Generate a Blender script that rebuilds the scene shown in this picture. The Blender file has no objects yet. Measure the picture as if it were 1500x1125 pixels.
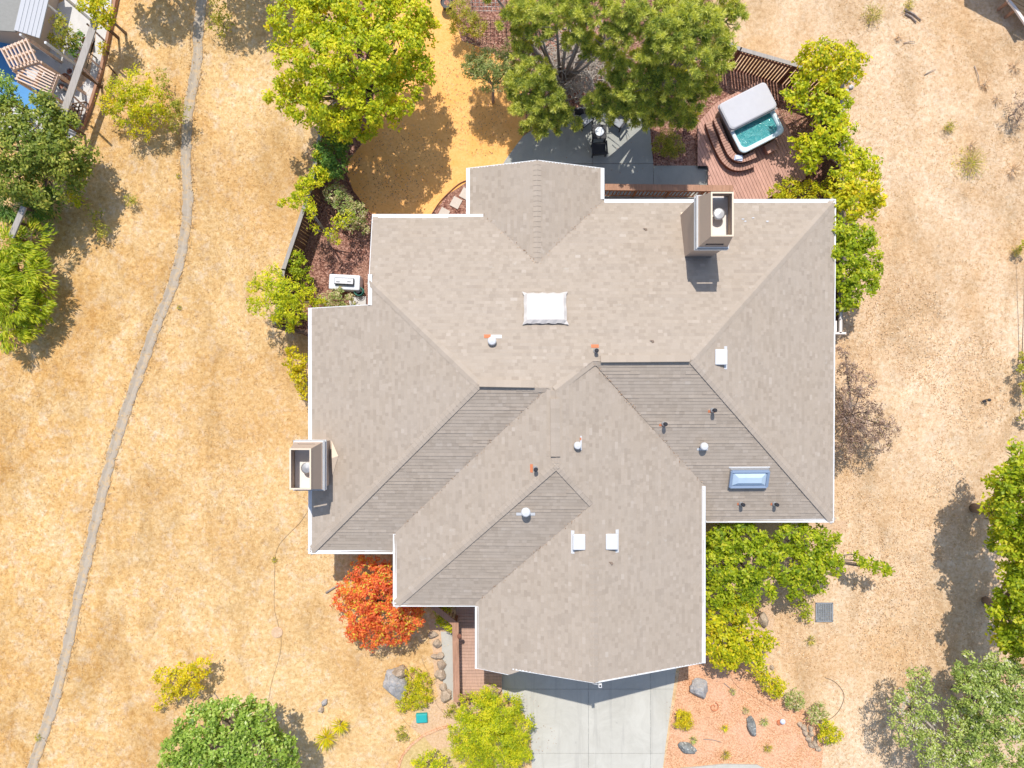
import bpy, bmesh, math, random
import numpy as np
from mathutils import Vector, Matrix, noise
R = math.radians
random.seed(7); RNG = np.random.default_rng(7)
sc = bpy.context.scene
COL = sc.collection

# ---------------- camera, world, sun, exposure ----------------
F, CH = 1039.0, 31.5                      # focal length in photo pixels, drone height in metres
cd = bpy.data.cameras.new('camera'); cam = bpy.data.objects.new('camera', cd); COL.objects.link(cam)
cam.location = (0, 0, CH); cam.rotation_euler = (0, 0, 0)
cd.sensor_width = 36; cd.lens = F/1500*36; cd.clip_end = 3000
sc.camera = cam
SUN_EL, SHX, SHY = 59, 0.065, -0.60       # shadow of a 1 m post falls by (SHX, SHY)
w = bpy.data.worlds.new('World'); sc.world = w; w.use_nodes = True
nt = w.node_tree; bg = nt.nodes['Background']
sky = nt.nodes.new('ShaderNodeTexSky'); sky.sky_type = 'NISHITA'; sky.sun_disc = False
d = Vector((-SHX, -SHY, 1)).normalized()   # towards the sun
sky.sun_elevation = math.asin(d.z); sky.sun_rotation = math.atan2(d.x, d.y)
sky.air_density = 1.0; sky.dust_density = 1.0
nt.links.new(sky.outputs[0], bg.inputs[0]); bg.inputs[1].default_value = 0.15
ld = bpy.data.lights.new('sun', 'SUN'); ld.energy = 3.6; ld.angle = R(0.5); ld.color = (1, 0.955, 0.89)
sun = bpy.data.objects.new('sun', ld); COL.objects.link(sun)
sun.rotation_euler = d.to_track_quat('Z', 'Y').to_euler(); sun.location = (0, 60, 90)
sc.view_settings.view_transform = 'Standard'; sc.view_settings.look = 'None'
sc.view_settings.gamma = 1; sc.view_settings.exposure = 0.28

# ---------------- map helpers ----------------
def P(u, v, z=0.0):
    """plan position of a surveyed mark at height z"""
    h = CH - z
    return Vector(((u-750)/F*h, (562.5-v)/F*h, z))
def Q(u, v, zs, z=0.0):
    p = P(u, v, zs); p.z = z; return p
def px(n, z=0.0): return n*(CH-z)/F

def tag(o, label=None, cat=None, group=None, kind=None):
    if label: o['label'] = label
    if cat: o['category'] = cat
    if group: o['group'] = group
    if kind: o['kind'] = kind
    return o
def empty(name, loc, label, cat, group=None, rz=0):
    o = bpy.data.objects.new(name, None); COL.objects.link(o); o.location = loc; o.rotation_euler = (0, 0, rz)
    o.empty_display_size = .2
    return tag(o, label, cat, group)

class MB:
    """collects faces, with a random value per face, and links them as one mesh object"""
    def __init__(s): s.v = []; s.f = []; s.r = []; s.sm = []
    def face(s, pts, r=None, smooth=False):
        i = len(s.v); s.v += [tuple(p) for p in pts]; s.f.append(tuple(range(i, i+len(pts))))
        s.r.append(random.random() if r is None else r); s.sm.append(smooth)
    def mesh(s, vs, fs, r=None, smooth=False):
        i = len(s.v); s.v += [tuple(p) for p in vs]; r = random.random() if r is None else r
        for f in fs: s.f.append(tuple(i+k for k in f)); s.r.append(r); s.sm.append(smooth)
    def prism(s, poly, z0, z1, r=None):
        """vertical prism on a plan polygon (counter-clockwise or not)"""
        n = len(poly)
        a = sum(poly[i][0]*poly[(i+1) % n][1]-poly[(i+1) % n][0]*poly[i][1] for i in range(n))
        if a < 0: poly = poly[::-1]
        vs = [(p[0], p[1], z0) for p in poly]+[(p[0], p[1], z1) for p in poly]
        fs = [tuple(range(n, 2*n)), tuple(range(n-1, -1, -1))]+[(i, (i+1) % n, n+(i+1) % n, n+i) for i in range(n)]
        s.mesh(vs, fs, r)
    def box(s, c, d, rz=0, r=None, M=None, bev=0.0):
        hx, hy, hz = d[0]/2, d[1]/2, d[2]/2
        M = M or Matrix.Rotation(rz, 4, 'Z'); c = Vector(c)
        if bev:
            b = min(bev, hx*.9, hy*.9, hz*.9); bm = bmesh.new(); bmesh.ops.create_cube(bm, size=1)
            bmesh.ops.scale(bm, vec=d, verts=bm.verts)
            bmesh.ops.bevel(bm, geom=bm.edges[:], offset=b, segments=2, affect='EDGES', profile=.5)
            bm.verts.ensure_lookup_table()
            s.mesh([c+(M @ v.co) for v in bm.verts], [tuple(v.index for v in f.verts) for f in bm.faces], r, False); bm.free(); return
        vs = [c+(M @ Vector((x*hx, y*hy, z*hz))) for z in (-1, 1) for x, y in ((-1, -1), (1, -1), (1, 1), (-1, 1))]
        s.mesh(vs, [(3, 2, 1, 0), (4, 5, 6, 7), (0, 1, 5, 4), (1, 2, 6, 5), (2, 3, 7, 6), (3, 0, 4, 7)], r)
    def bar(s, a, b, wd, ht, r=None):
        """rectangular bar from a to b"""
        a = Vector(a); b = Vector(b); x = (b-a); L = x.length; x.normalize()
        up = Vector((0, 0, 1)) if abs(x.z) < .95 else Vector((0, 1, 0))
        y = up.cross(x).normalized(); z = x.cross(y)
        M = Matrix((x, y, z)).transposed().to_4x4()
        s.box((a+b)/2, (L, wd, ht), M=M, r=r)
    def tube(s, pts, rad, n=7, r=None, cap=True):
        pts = [Vector(p) for p in pts]; rad = rad if isinstance(rad, (list, tuple)) else [rad]*len(pts)
        vs = []; fs = []
        for i, p in enumerate(pts):
            t = (pts[min(i+1, len(pts)-1)]-pts[max(i-1, 0)]).normalized()
            a = t.cross(Vector((0, 0, 1)) if abs(t.z) < .9 else Vector((1, 0, 0))).normalized(); b = t.cross(a)
            for k in range(n):
                q = 2*math.pi*k/n; vs.append(p+(a*math.cos(q)+b*math.sin(q))*rad[i])
        for i in range(len(pts)-1):
            for k in range(n): fs.append((i*n+k, i*n+(k+1) % n, (i+1)*n+(k+1) % n, (i+1)*n+k))
        if cap: fs.append(tuple(range(n))[::-1]); fs.append(tuple((len(pts)-1)*n+k for k in range(n)))
        s.mesh(vs, fs, r, True)
    def lathe(s, c, prof, n=20, r=None, M=None):
        """profile [(radius, z)] turned about the vertical through c"""
        c = Vector(c); vs = []; fs = []; M = M or Matrix.Identity(4)
        for rr, z in prof:
            for k in range(n):
                q = 2*math.pi*k/n; vs.append(c+(M @ Vector((rr*math.cos(q), rr*math.sin(q), z))))
        for i in range(len(prof)-1):
            for k in range(n): fs.append((i*n+k, i*n+(k+1) % n, (i+1)*n+(k+1) % n, (i+1)*n+k))
        fs.append(tuple(range(n))[::-1]); fs.append(tuple((len(prof)-1)*n+k for k in range(n)))
        s.mesh(vs, fs, r, False)
    def build(s, name, mat, parent=None, origin=None, keep=False):
        o0 = Vector((0, 0, 0))
        if parent is not None and not keep:
            o0 = parent_world(parent)
        elif origin is not None: o0 = Vector(origin)
        me = bpy.data.meshes.new(name)
        me.from_pydata([(v[0]-o0.x, v[1]-o0.y, v[2]-o0.z) for v in s.v], [], s.f)
        at = me.attributes.new('rnd', 'FLOAT', 'FACE'); at.data.foreach_set('value', s.r)
        me.polygons.foreach_set('use_smooth', s.sm)
        me.materials.append(mat); me.update()
        o = bpy.data.objects.new(name, me); COL.objects.link(o)
        if parent is not None: o.parent = parent
        elif origin is not None: o.location = o0
        return o
def parent_world(p):
    v = Vector((0, 0, 0))
    while p is not None: v += p.location; p = p.parent
    return v

def clip(poly, n, dd):
    """keep the part of the 2-D polygon where n.p <= dd"""
    out = []; m = len(poly)
    for i in range(m):
        a, b = poly[i], poly[(i+1) % m]
        da = n[0]*a[0]+n[1]*a[1]-dd; db = n[0]*b[0]+n[1]*b[1]-dd
        if da <= 1e-9: out.append(a)
        if (da < -1e-9 and db > 1e-9) or (da > 1e-9 and db < -1e-9):
            t = da/(da-db); out.append((a[0]+(b[0]-a[0])*t, a[1]+(b[1]-a[1])*t))
    return out
def convex_parts(poly):
    """triangles of a simple polygon"""
    from mathutils.geometry import tessellate_polygon
    t = tessellate_polygon([[Vector((p[0], p[1], 0)) for p in poly]])
    return [[poly[i] for i in f] for f in t]
def area2(p): return sum(p[i][0]*p[(i+1) % len(p)][1]-p[(i+1) % len(p)][0]*p[i][1] for i in range(len(p)))/2
def inside(poly, x, y):
    c = False; j = len(poly)-1
    for i in range(len(poly)):
        xi, yi = poly[i][0], poly[i][1]; xj, yj = poly[j][0], poly[j][1]
        if (yi > y) != (yj > y) and x < (xj-xi)*(y-yi)/(yj-yi)+xi: c = not c
        j = i
    return c
def planks(mb, poly, ang, wd, gap, z0, z1, length=None):
    """boards of width wd laid at an angle over the polygon, cut at its edge"""
    dx, dy = math.cos(ang), math.sin(ang); nx, ny = -dy, dx
    poly = [(p[0], p[1]) for p in poly]
    s = [nx*p[0]+ny*p[1] for p in poly]; k = math.floor(min(s)/wd)
    while k*wd < max(s):
        c = cut_band(poly, (nx, ny), k*wd+gap/2, (k+1)*wd-gap/2)
        r = random.random()
        for q in c: mb.prism(q, z0, z1, r)
        k += 1
def cut_band(poly, n, a, b):
    """pieces of a (possibly concave) polygon between two parallel lines"""
    q = clip(clip(poly, n, b), (-n[0], -n[1]), -a)
    return [q] if len(q) > 2 and abs(area2(q)) > 1e-5 else []
# ---------------- materials ----------------
class NT:
    def __init__(s, name):
        s.m = bpy.data.materials.new(name); s.m.use_nodes = True; s.t = s.m.node_tree; s.t.nodes.clear()
        s.out = s.t.nodes.new('ShaderNodeOutputMaterial')
    def n(s, typ, **kw):
        nd = s.t.nodes.new('ShaderNode'+typ)
        for k, v in kw.items():
            if hasattr(nd, k): setattr(nd, k, v)
        return nd
    def l(s, a, b): s.t.links.new(a, b)
    def pos(s, scale=(1, 1, 1), rot=0):
        g = s.n('NewGeometry'); mp = s.n('Mapping'); mp.inputs['Scale'].default_value = scale; mp.inputs['Rotation'].default_value = (0, 0, rot)
        s.l(g.outputs['Position'], mp.inputs[0]); return mp.outputs[0]
    def noise(s, vec, sc, det=4, rough=.6, dist=0):
        nd = s.n('TexNoise'); nd.inputs['Scale'].default_value = sc; nd.inputs['Detail'].default_value = det
        nd.inputs['Roughness'].default_value = rough; nd.inputs['Distortion'].default_value = dist
        s.l(vec, nd.inputs['Vector']); return nd.outputs['Fac']
    def ramp(s, fac, stops, interp='LINEAR'):
        nd = s.n('ValToRGB'); cr = nd.color_ramp; cr.interpolation = interp
        cr.elements[0].position = stops[0][0]; cr.elements[0].color = col4(stops[0][1])
        cr.elements[1].position = stops[-1][0]; cr.elements[1].color = col4(stops[-1][1])
        for p, c in stops[1:-1]: e = cr.elements.new(p); e.color = col4(c)
        s.l(fac, nd.inputs[0]); return nd.outputs[0]
    def mix(s, fac, a, b, mode='MIX'):
        nd = s.n('Mix'); nd.data_type = 'RGBA'; nd.blend_type = mode
        for v, i in ((fac, 0), (a, 6), (b, 7)):
            if isinstance(v, (int, float)): nd.inputs[i].default_value = v if i == 0 else col4((v, v, v))
            elif isinstance(v, tuple): nd.inputs[i].default_value = col4(v)
            else: s.l(v, nd.inputs[i])
        return nd.outputs[2]
    def math(s, op, a, b=0.0):
        nd = s.n('Math'); nd.operation = op
        for v, i in ((a, 0), (b, 1)):
            if isinstance(v, (int, float)): nd.inputs[i].default_value = v
            else: s.l(v, nd.inputs[i])
        return nd.outputs[0]
    def attr(s, name='rnd'):
        nd = s.n('Attribute'); nd.attribute_name = name; return nd.outputs['Fac']
    def bump(s, h, strength=.5, dist=.02):
        nd = s.n('Bump'); nd.inputs['Strength'].default_value = strength; nd.inputs['Distance'].default_value = dist
        s.l(h, nd.inputs['Height']); return nd.outputs[0]
    def surf(s, colr, rough=.85, bump=None, metal=0, spec=.3, **kw):
        b = s.n('BsdfPrincipled')
        if isinstance(colr, tuple): b.inputs['Base Color'].default_value = col4(colr)
        else: s.l(colr, b.inputs['Base Color'])
        b.inputs['Roughness'].default_value = rough; b.inputs['Metallic'].default_value = metal
        b.inputs['Specular IOR Level'].default_value = spec
        for k, v in kw.items(): b.inputs[k.replace('_', ' ')].default_value = v
        if bump is not None: s.l(bump, b.inputs['Normal'])
        s.l(b.outputs[0], s.out.inputs[0]); s.b = b
        return s.m
def col4(c): return tuple(c)+(1,) if len(c) == 3 else tuple(c)
M = {}

def simple(name, c, rough=.7, var=.12, sc=6, metal=0, bump=.15, spec=.3):
    t = NT(name); n = t.noise(t.pos(), sc, 5, .65); r = t.attr()
    a = tuple(x*(1-var) for x in c); b = tuple(min(1, x*(1+var)) for x in c)
    k = t.mix(n, a, b); k = t.mix(t.math('MULTIPLY', r, .5), k, tuple(x*(1-1.6*var) for x in c))
    n2 = t.noise(t.pos(), sc*9, 3)
    M[name] = t.surf(k, rough, t.bump(n2, bump, .01), metal, spec); return M[name]

# dry field
def field():
    t = NT('dry_grass_ground'); p = t.pos()
    big = t.noise(p, .11, 5, .62, .4)
    patch = t.noise(t.pos((1, 1, 1), .5), .7, 9, .78, .3); patch2 = t.noise(t.pos((1, 1, 1), 1.3), 1.6, 8, .8, .2)
    fine = t.noise(p, 5.5, 8, .82, .35); grain = t.noise(p, 38, 5, .85)
    straw = t.ramp(fine, [(.28, (.42, .25, .105)), (.42, (.58, .37, .165)), (.52, (.70, .475, .23)), (.62, (.78, .575, .32)), (.76, (.84, .67, .43))])
    orange = t.ramp(fine, [(.28, (.38, .20, .07)), (.44, (.57, .32, .11)), (.54, (.70, .43, .165)), (.72, (.80, .58, .29))])
    pink = t.ramp(fine, [(.28, (.42, .27, .165)), (.44, (.62, .43, .285)), (.54, (.72, .53, .375)), (.72, (.82, .66, .50))])
    g = t.n('NewGeometry'); sep = t.n('SeparateXYZ'); t.l(g.outputs['Position'], sep.inputs[0])
    east = t.n('MapRange'); t.l(t.math('ADD', sep.outputs[0], t.math('MULTIPLY', big, 8.0)), east.inputs[0])
    east.inputs[1].default_value = 4; east.inputs[2].default_value = 17
    w_ = t.n('MapRange'); t.l(t.math('ADD', sep.outputs[0], t.math('MULTIPLY', t.noise(p, .25, 4, .6), 9.0)), w_.inputs[0])
    w_.inputs[1].default_value = -16; w_.inputs[2].default_value = -4; w_.inputs[3].default_value = 1; w_.inputs[4].default_value = 0.28
    om = t.math('MULTIPLY', t.ramp(patch, [(.40, (0, 0, 0)), (.54, (1, 1, 1))]), w_.outputs[0])
    c = t.mix(om, straw, orange)
    c = t.mix(t.math('MULTIPLY', east.outputs[0], .62), c, pink)
    bare = t.ramp(patch2, [(.50, (0, 0, 0)), (.62, (.6, .6, .6))])
    c = t.mix(bare, c, t.ramp(fine, [(.30, (.44, .32, .21)), (.5, (.68, .53, .37)), (.70, (.80, .68, .52))]))
    dirt = t.ramp(t.noise(t.pos((1, 1, 1), 2.2), .9, 9, .82, .4), [(.55, (0, 0, 0)), (.70, (.42, .42, .42))])
    c = t.mix(dirt, c, (.46, .29, .14))
    spots = t.ramp(t.noise(p, 3.2, 7, .8), [(.62, (0, 0, 0)), (.72, (.4, .4, .4))])
    c = t.mix(spots, c, (.36, .23, .13))
    gr = t.ramp(t.noise(t.pos((1, 1, 1), .9), 1.1, 7, .75), [(.64, (0, 0, 0)), (.74, (.30, .30, .30))])
    c = t.mix(gr, c, (.42, .40, .10))
    c = t.mix(.6, c, t.ramp(grain, [(.3, (.52, .52, .52)), (.5, (1, 1, 1)), (.7, (1.22, 1.22, 1.2))]), 'MULTIPLY')
    tone = t.noise(t.pos((1, .45, 1), R(-14)), .42, 7, .7, .8); tone2 = t.noise(t.pos((1, 1, 1), 2.0), .16, 5, .6, .5)
    c = t.mix(.85, c, t.ramp(tone, [(.36, (.80, .77, .72)), (.5, (1, 1, 1)), (.64, (1.10, 1.12, 1.18))]), 'MULTIPLY')
    c = t.mix(.8, c, t.ramp(tone2, [(.38, (.90, .82, .70)), (.5, (1, 1, 1)), (.62, (1.08, 1.12, 1.18))]), 'MULTIPLY')
    h = t.math('ADD', t.math('MULTIPLY', fine, .7), t.math('MULTIPLY', grain, .5))
    M['field'] = t.surf(c, .95, t.bump(h, .6, .06), spec=.1)
field()
def granular(name, stops, sc, bump=.5, blotch=None, bdist=.03, vor=0):
    t = NT(name); p = t.pos()
    if vor:
        v = t.n('TexVoronoi'); v.inputs['Scale'].default_value = vor; t.l(p, v.inputs['Vector'])
        f = t.math('ADD', t.math('MULTIPLY', t.noise(p, sc, 5, .8), .5), t.math('MULTIPLY', rgbf(t, v.outputs['Color']), .5)); hh = v.outputs['Distance']
    else: f = t.noise(p, sc, 6, .8); hh = f
    c = t.ramp(f, stops)
    if blotch: c = t.mix(t.math('MULTIPLY', t.ramp(t.noise(p, blotch[0], 5, .6, .6), [(.42, (0, 0, 0)), (.66, (1, 1, 1))]), blotch[2]), c, blotch[1])
    M[name] = t.surf(c, .95, t.bump(hh, bump, bdist), spec=.1)
def rgbf(t, c):
    s = t.n('SeparateColor'); t.l(c, s.inputs[0]); return s.outputs[0]
granular('granite', [(.3, (.70, .35, .10)), (.5, (.90, .48, .165)), (.7, (.96, .57, .24))], 9, .5, (.9, (.86, .40, .10), .6))
granular('bark', [(.25, (.12, .05, .04)), (.5, (.30, .14, .10)), (.75, (.52, .30, .23))], 20, .9, (.7, (.38, .22, .15), .5), .04, 16)
granular('salmon_mulch', [(.25, (.44, .21, .105)), (.5, (.66, .355, .195)), (.75, (.78, .48, .29))], 22, .6, (.8, (.76, .46, .31), .5), .02, 24)
granular('soil', [(.3, (.48, .31, .18)), (.55, (.66, .46, .30)), (.75, (.80, .62, .44))], 12, .6, (.8, (.56, .38, .23), .5))
granular('lawn', [(.3, (.36, .27, .10)), (.5, (.56, .42, .19)), (.7, (.72, .57, .32))], 7, .6, (.7, (.62, .44, .23), .9))

def concrete(name, c, stain=.35):
    t = NT(name); p = t.pos(); r = t.attr()
    k = t.mix(t.ramp(t.noise(p, .9, 6, .7, .7), [(.35, (0, 0, 0)), (.65, (1, 1, 1))]), tuple(x*.86 for x in c), c)
    k = t.mix(t.math('MULTIPLY', t.ramp(t.noise(t.pos((1, .3, 1)), 3.0, 6, .7), [(.55, (0, 0, 0)), (.72, (1, 1, 1))]), stain), k, tuple(x*.6 for x in c))
    k = t.mix(t.math('MULTIPLY', r, .25), k, tuple(x*.85 for x in c))
    k = t.mix(.5, k, t.ramp(t.noise(p, 60, 3, .7), [(.3, (.8, .8, .8)), (.7, (1.1, 1.1, 1.1))]), 'MULTIPLY')
    M[name] = t.surf(k, .9, t.bump(t.noise(p, 40, 4), .15, .01), spec=.2)
concrete('concrete', (.55, .53, .465), .45); concrete('patio', (.42, .425, .385), .5); concrete('ditch', (.47, .40, .325), .7)
concrete('white_concrete', (.66, .64, .61), .4); concrete('paver', (.66, .58, .50), .2)

def ditchmat():
    t = NT('ditch'); p = t.pos(); r = t.attr()
    k = t.mix(t.noise(p, 3, 7, .8), (.34, .28, .21), (.56, .48, .38)); k = t.mix(t.math('MULTIPLY', r, .35), k, (.36, .29, .22))
    k = t.mix(t.ramp(t.noise(p, 1.7, 9, .85, .5), [(.50, (0, 0, 0)), (.60, (.85, .85, .85))]), k, (.60, .41, .21))
    k = t.mix(t.ramp(t.noise(p, .6, 6, .8), [(.60, (0, 0, 0)), (.70, (.7, .7, .7))]), k, (.24, .19, .14))
    M['ditch'] = t.surf(k, .95, t.bump(t.noise(p, 20, 6, .8), .6, .02), spec=.1)
ditchmat()
def drivemat():
    t = NT('concrete_drive'); p = t.pos(); r = t.attr()
    k = t.mix(t.ramp(t.noise(p, .7, 8, .75, .8), [(.35, (0, 0, 0)), (.65, (1, 1, 1))]), (.47, .45, .39), (.57, .55, .485)); k = t.mix(t.math('MULTIPLY', r, .3), k, (.46, .44, .385))
    k = t.mix(t.ramp(t.noise(t.pos((3.2, .22, 1)), .8, 5, .7, .3), [(.54, (0, 0, 0)), (.66, (.45, .45, .45))]), k, (.38, .365, .325))
    k = t.mix(t.ramp(t.noise(p, 2.3, 3, .5), [(.72, (0, 0, 0)), (.76, (.55, .55, .55))]), k, (.27, .25, .22))
    M['concrete_drive'] = t.surf(k, .9, t.bump(t.noise(p, 40, 4), .2, .01), spec=.2)
drivemat()
def shingle():
    t = NT('shingles'); p = t.pos(); r = t.attr()
    c = t.ramp(r, [(0, (.345, .282, .222)), (.45, (.405, .335, .266)), (.8, (.43, .357, .286)), (.95, (.465, .392, .32)), (1, (.49, .43, .365))])
    c = t.mix(t.math('MULTIPLY', t.ramp(t.noise(p, .55, 5, .65, .5), [(.35, (0, 0, 0)), (.68, (1, 1, 1))]), .22), c, (.42, .365, .315))
    c = t.mix(t.math('MULTIPLY', t.ramp(t.noise(p, 1.7, 5, .7), [(.58, (0, 0, 0)), (.72, (1, 1, 1))]), .2), c, (.33, .275, .225))
    sp = t.ramp(t.noise(p, 2.6, 4, .6), [(.66, (0, 0, 0)), (.75, (1, 1, 1))])
    c = t.mix(t.math('MULTIPLY', sp, .35), c, (.56, .52, .46))
    c = t.mix(.45, c, t.ramp(t.noise(p, 70, 4, .8), [(.25, (.6, .6, .6)), (.5, (1, 1, 1)), (.75, (1.3, 1.3, 1.3))]), 'MULTIPLY')
    M['shingles'] = t.surf(c, .95, t.bump(t.noise(p, 55, 4, .8), .35, .01), spec=.12)
shingle()
def wood(name, c, dark=.55, ang=0.0):
    t = NT(name); r = t.attr(); p = t.pos((1, 1, 1))
    g = t.noise(t.pos((30, 2.0, 8), ang), 1, 5, .7)
    k = t.ramp(g, [(.3, tuple(x*dark for x in c)), (.55, c), (.8, tuple(min(1, x*1.25) for x in c))])
    k = t.mix(t.math('MULTIPLY', r, .55), k, tuple(x*.72 for x in c))
    k = t.mix(t.math('MULTIPLY', t.ramp(t.noise(p, 1.2, 5, .7), [(.5, (0, 0, 0)), (.7, (1, 1, 1))]), .3), k, tuple(min(1, x*1.3+.04) for x in c))
    M[name] = t.surf(k, .8, t.bump(g, .25, .01), spec=.2)
wood('deck_wood', (.60, .345, .265), .75); wood('step_wood', (.52, .30, .225), .7); wood('entry_wood', (.56, .36, .27), .75, R(90))
wood('rail_wood', (.45, .25, .16)); wood('fence_wood', (.17, .105, .07)); wood('fence_wood_red', (.26, .115, .075)); wood('grey_wood', (.42, .38, .34), .7)
wood('pergola_wood', (.76, .56, .43), .8); wood('new_wood', (.70, .46, .24), .75)

def leaves(name, stops, trans=.35, rough=.5, spec=.35):
    t = NT(name); r = t.attr()
    c = t.ramp(r, stops)
    b = t.n('BsdfPrincipled'); t.l(c, b.inputs['Base Color']); b.inputs['Roughness'].default_value = rough
    b.inputs['Specular IOR Level'].default_value = spec
    tr = t.n('BsdfTranslucent'); t.l(t.mix(1.0, c, (1.35, 1.3, .5), 'MULTIPLY'), tr.inputs[0])
    mx = t.n('MixShader'); mx.inputs[0].default_value = trans
    t.l(b.outputs[0], mx.inputs[1]); t.l(tr.outputs[0], mx.inputs[2]); t.l(mx.outputs[0], t.out.inputs[0])
    M[name] = t.m
leaves('leaf_lime', [(0, (.20, .30, .01)), (.5, (.56, .60, .014)), (.85, (.82, .76, .03)), (1, (.85, .66, .05))], 0.38)
leaves('leaf_green', [(0, (.14, .23, .010)), (.5, (.40, .49, .015)), (.85, (.66, .66, .04)), (1, (.70, .62, .07))], 0.42)
leaves('leaf_yellowgreen', [(0, (.22, .30, .010)), (.5, (.60, .60, .015)), (.85, (.86, .74, .03)), (1, (.85, .58, .05))], 0.42)
leaves('leaf_dark', [(0, (0.068, 0.149, 0.020)), (.5, (0.149, 0.284, 0.041)), (.85, (0.297, 0.432, 0.068)), (1, (0.608, 0.567, 0.108))])
leaves('leaf_oak', [(0, (.12, .21, .03)), (.5, (.28, .42, .05)), (.85, (.52, .62, .14)), (1, (.66, .72, .34))], 0.3)
leaves('leaf_olive', [(0, (.16, .21, .03)), (.5, (.42, .43, .05)), (.85, (.66, .57, .12)), (1, (.75, .54, .16))], 0.42)
leaves('leaf_pine', [(0, (.12, .19, .05)), (.40, (.44, .50, .10)), (.72, (.76, .76, .17)), (1, (.78, .78, .30))], 0.42)
leaves('leaf_oak2', [(0, (.10, .16, .02)), (.5, (.26, .32, .04)), (.85, (.52, .52, .09)), (1, (.66, .56, .12))])
leaves('leaf_grey', [(0, (.14, .20, .04)), (.4, (.32, .42, .08)), (.7, (.58, .64, .18)), (.86, (.62, .60, .46)), (1, (.70, .64, .58))], .3)
leaves('leaf_mix', [(0, (0.189, 0.297, 0.054)), (.4, (0.405, 0.486, 0.135)), (.6, (0.540, 0.405, 0.216)), (.8, (0.743, 0.648, 0.405)), (1, (0.810, 0.743, 0.513))], .3)
leaves('leaf_mix2', [(0, (.16, .22, .06)), (.5, (.36, .42, .12)), (.8, (.55, .55, .22)), (1, (.62, .52, .34))], .3)
leaves('leaf_red', [(0, (.50, .08, .03)), (.35, (.80, .17, .06)), (.62, (.95, .34, .07)), (.70, (.50, .50, .04)), (.84, (.76, .66, .06)), (1, (.95, .42, .22))])
leaves('leaf_gold_', [(0, (0.459, 0.351, 0.007)), (.5, (0.837, 0.621, 0.014)), (1, (0.950, 0.810, 0.041))])
leaves('leaf_gold', [(0, (.30, .32, .01)), (.5, (.68, .58, .012)), (1, (.86, .70, .04))])
leaves('leaf_purple', [(0, (.16, .10, .07)), (.5, (.30, .20, .15)), (.8, (.44, .31, .26)), (1, (.34, .32, .12))], .2)
leaves('straw', [(0, (.36, .21, .09)), (.5, (.60, .41, .21)), (.8, (.76, .59, .36)), (1, (.84, .72, .52))], .25, .8, .1)
leaves('straw_pink', [(0, (.40, .24, .14)), (.5, (.66, .46, .30)), (.8, (.80, .62, .44)), (1, (.90, .78, .62))], .25, .8, .1)
leaves('weed', [(0, (.30, .28, .08)), (.4, (.50, .46, .12)), (.8, (.62, .50, .24)), (1, (.66, .50, .32))], .3, .8, .1)
leaves('litter', [(0, (.18, .09, .05)), (.5, (.40, .24, .14)), (1, (.70, .52, .36))], .1, .9, .1)

simple('bark_wood', (.27, .20, .15), .9, .3, 10, bump=.5); simple('pale_branch', (.50, .44, .38), .9, .25, 12)
simple('dead_branch', (.38, .31, .27), .9, .3, 12)
simple('white_paint', (.76, .76, .75), .5, .05); simple('wall_paint', (.52, .40, .31), .8, .06); simple('chimney_paint', (.50, .385, .30), .8, .05)
simple('band_grey', (.42, .41, .40), .6, .08); simple('band_blue', (.24, .31, .42), .4, .08); simple('cream', (.78, .62, .46), .8, .06)
simple('metal_grey', (.52, .52, .52), .45, .12, 8, .7); simple('dark_metal', (.035, .035, .04), .5, .2); simple('black', (.015, .015, .018), .5, .1)
simple('rust', (.60, .20, .09), .8, .2, 14); simple('vent_white', (.62, .62, .62), .4, .03, 8); simple('light_plastic', (.72, .76, .80), .35, .06)
simple('chase_floor', (.80, .76, .70), .8, .08, 5)
simple('grey_panel', (.52, .52, .53), .7, .05, 2); simple('blue_paint', (.10, .30, .58), .6, .12, 2); simple('teal', (.03, .40, .40), .5, .1)
simple('green_hose', (.05, .22, .17), .5, .2); simple('cushion', (.36, .38, .41), .9, .08, 20); simple('soffit', (.55, .47, .40), .8, .05)
simple('tub_cover', (.55, .54, .56), .75, .10, 3, bump=.4); simple('tub_shell', (.70, .82, .85), .3, .06, 3); simple('tub_side', (.22, .16, .13), .7, .2)
simple('grey_shingle', (.32, .31, .28), .95, .2, 9, bump=.6); simple('slat_white', (.80, .72, .66), .8, .05)
simple('towel', (.66, .72, .86), .95, .15, 14); simple('tarp_white', (.60, .56, .52), .7, .05, 3, bump=.3); simple('terracotta', (.35, .16, .09), .8)
simple('black_pipe', (.03, .03, .035), .5, .1); simple('wire', (.24, .18, .12), .6, .1)
def rock(name, a, b, lich):
    t = NT(name); p = t.pos()
    k = t.ramp(t.noise(p, 5, 7, .75, .5), [(.3, a), (.7, b)])
    k = t.mix(t.ramp(t.noise(p, 11, 5, .7), [(.56, (0, 0, 0)), (.64, (.8, .8, .8))]), k, lich)
    M[name] = t.surf(k, .9, t.bump(t.noise(p, 9, 7, .7), .8, .06), spec=.2)
rock('rock', (.28, .21, .15), (.58, .46, .34), (.68, .57, .43)); rock('rock_blue', (.24, .23, .23), (.52, .50, .48), (.55, .45, .36)); rock('rock_dark', (.12, .13, .13), (.34, .35, .33), (.75, .75, .68))
def water():
    t = NT('tub_water'); p = t.pos()
    h = t.noise(p, 7, 4, .6, 1.5)
    c = t.mix(t.ramp(h, [(.42, (0, 0, 0)), (.7, (1, 1, 1))]), (.05, .30, .31), (.16, .48, .47))
    M['tub_water'] = t.surf(c, .06, t.bump(h, .9, .08), spec=.6)
water()
t = NT('skylight_glass'); M['skylight_glass'] = t.surf(t.mix(t.noise(t.pos(), 1.2, 3), (.42, .55, .68), (.62, .72, .80)), .08, spec=.7)
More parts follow.
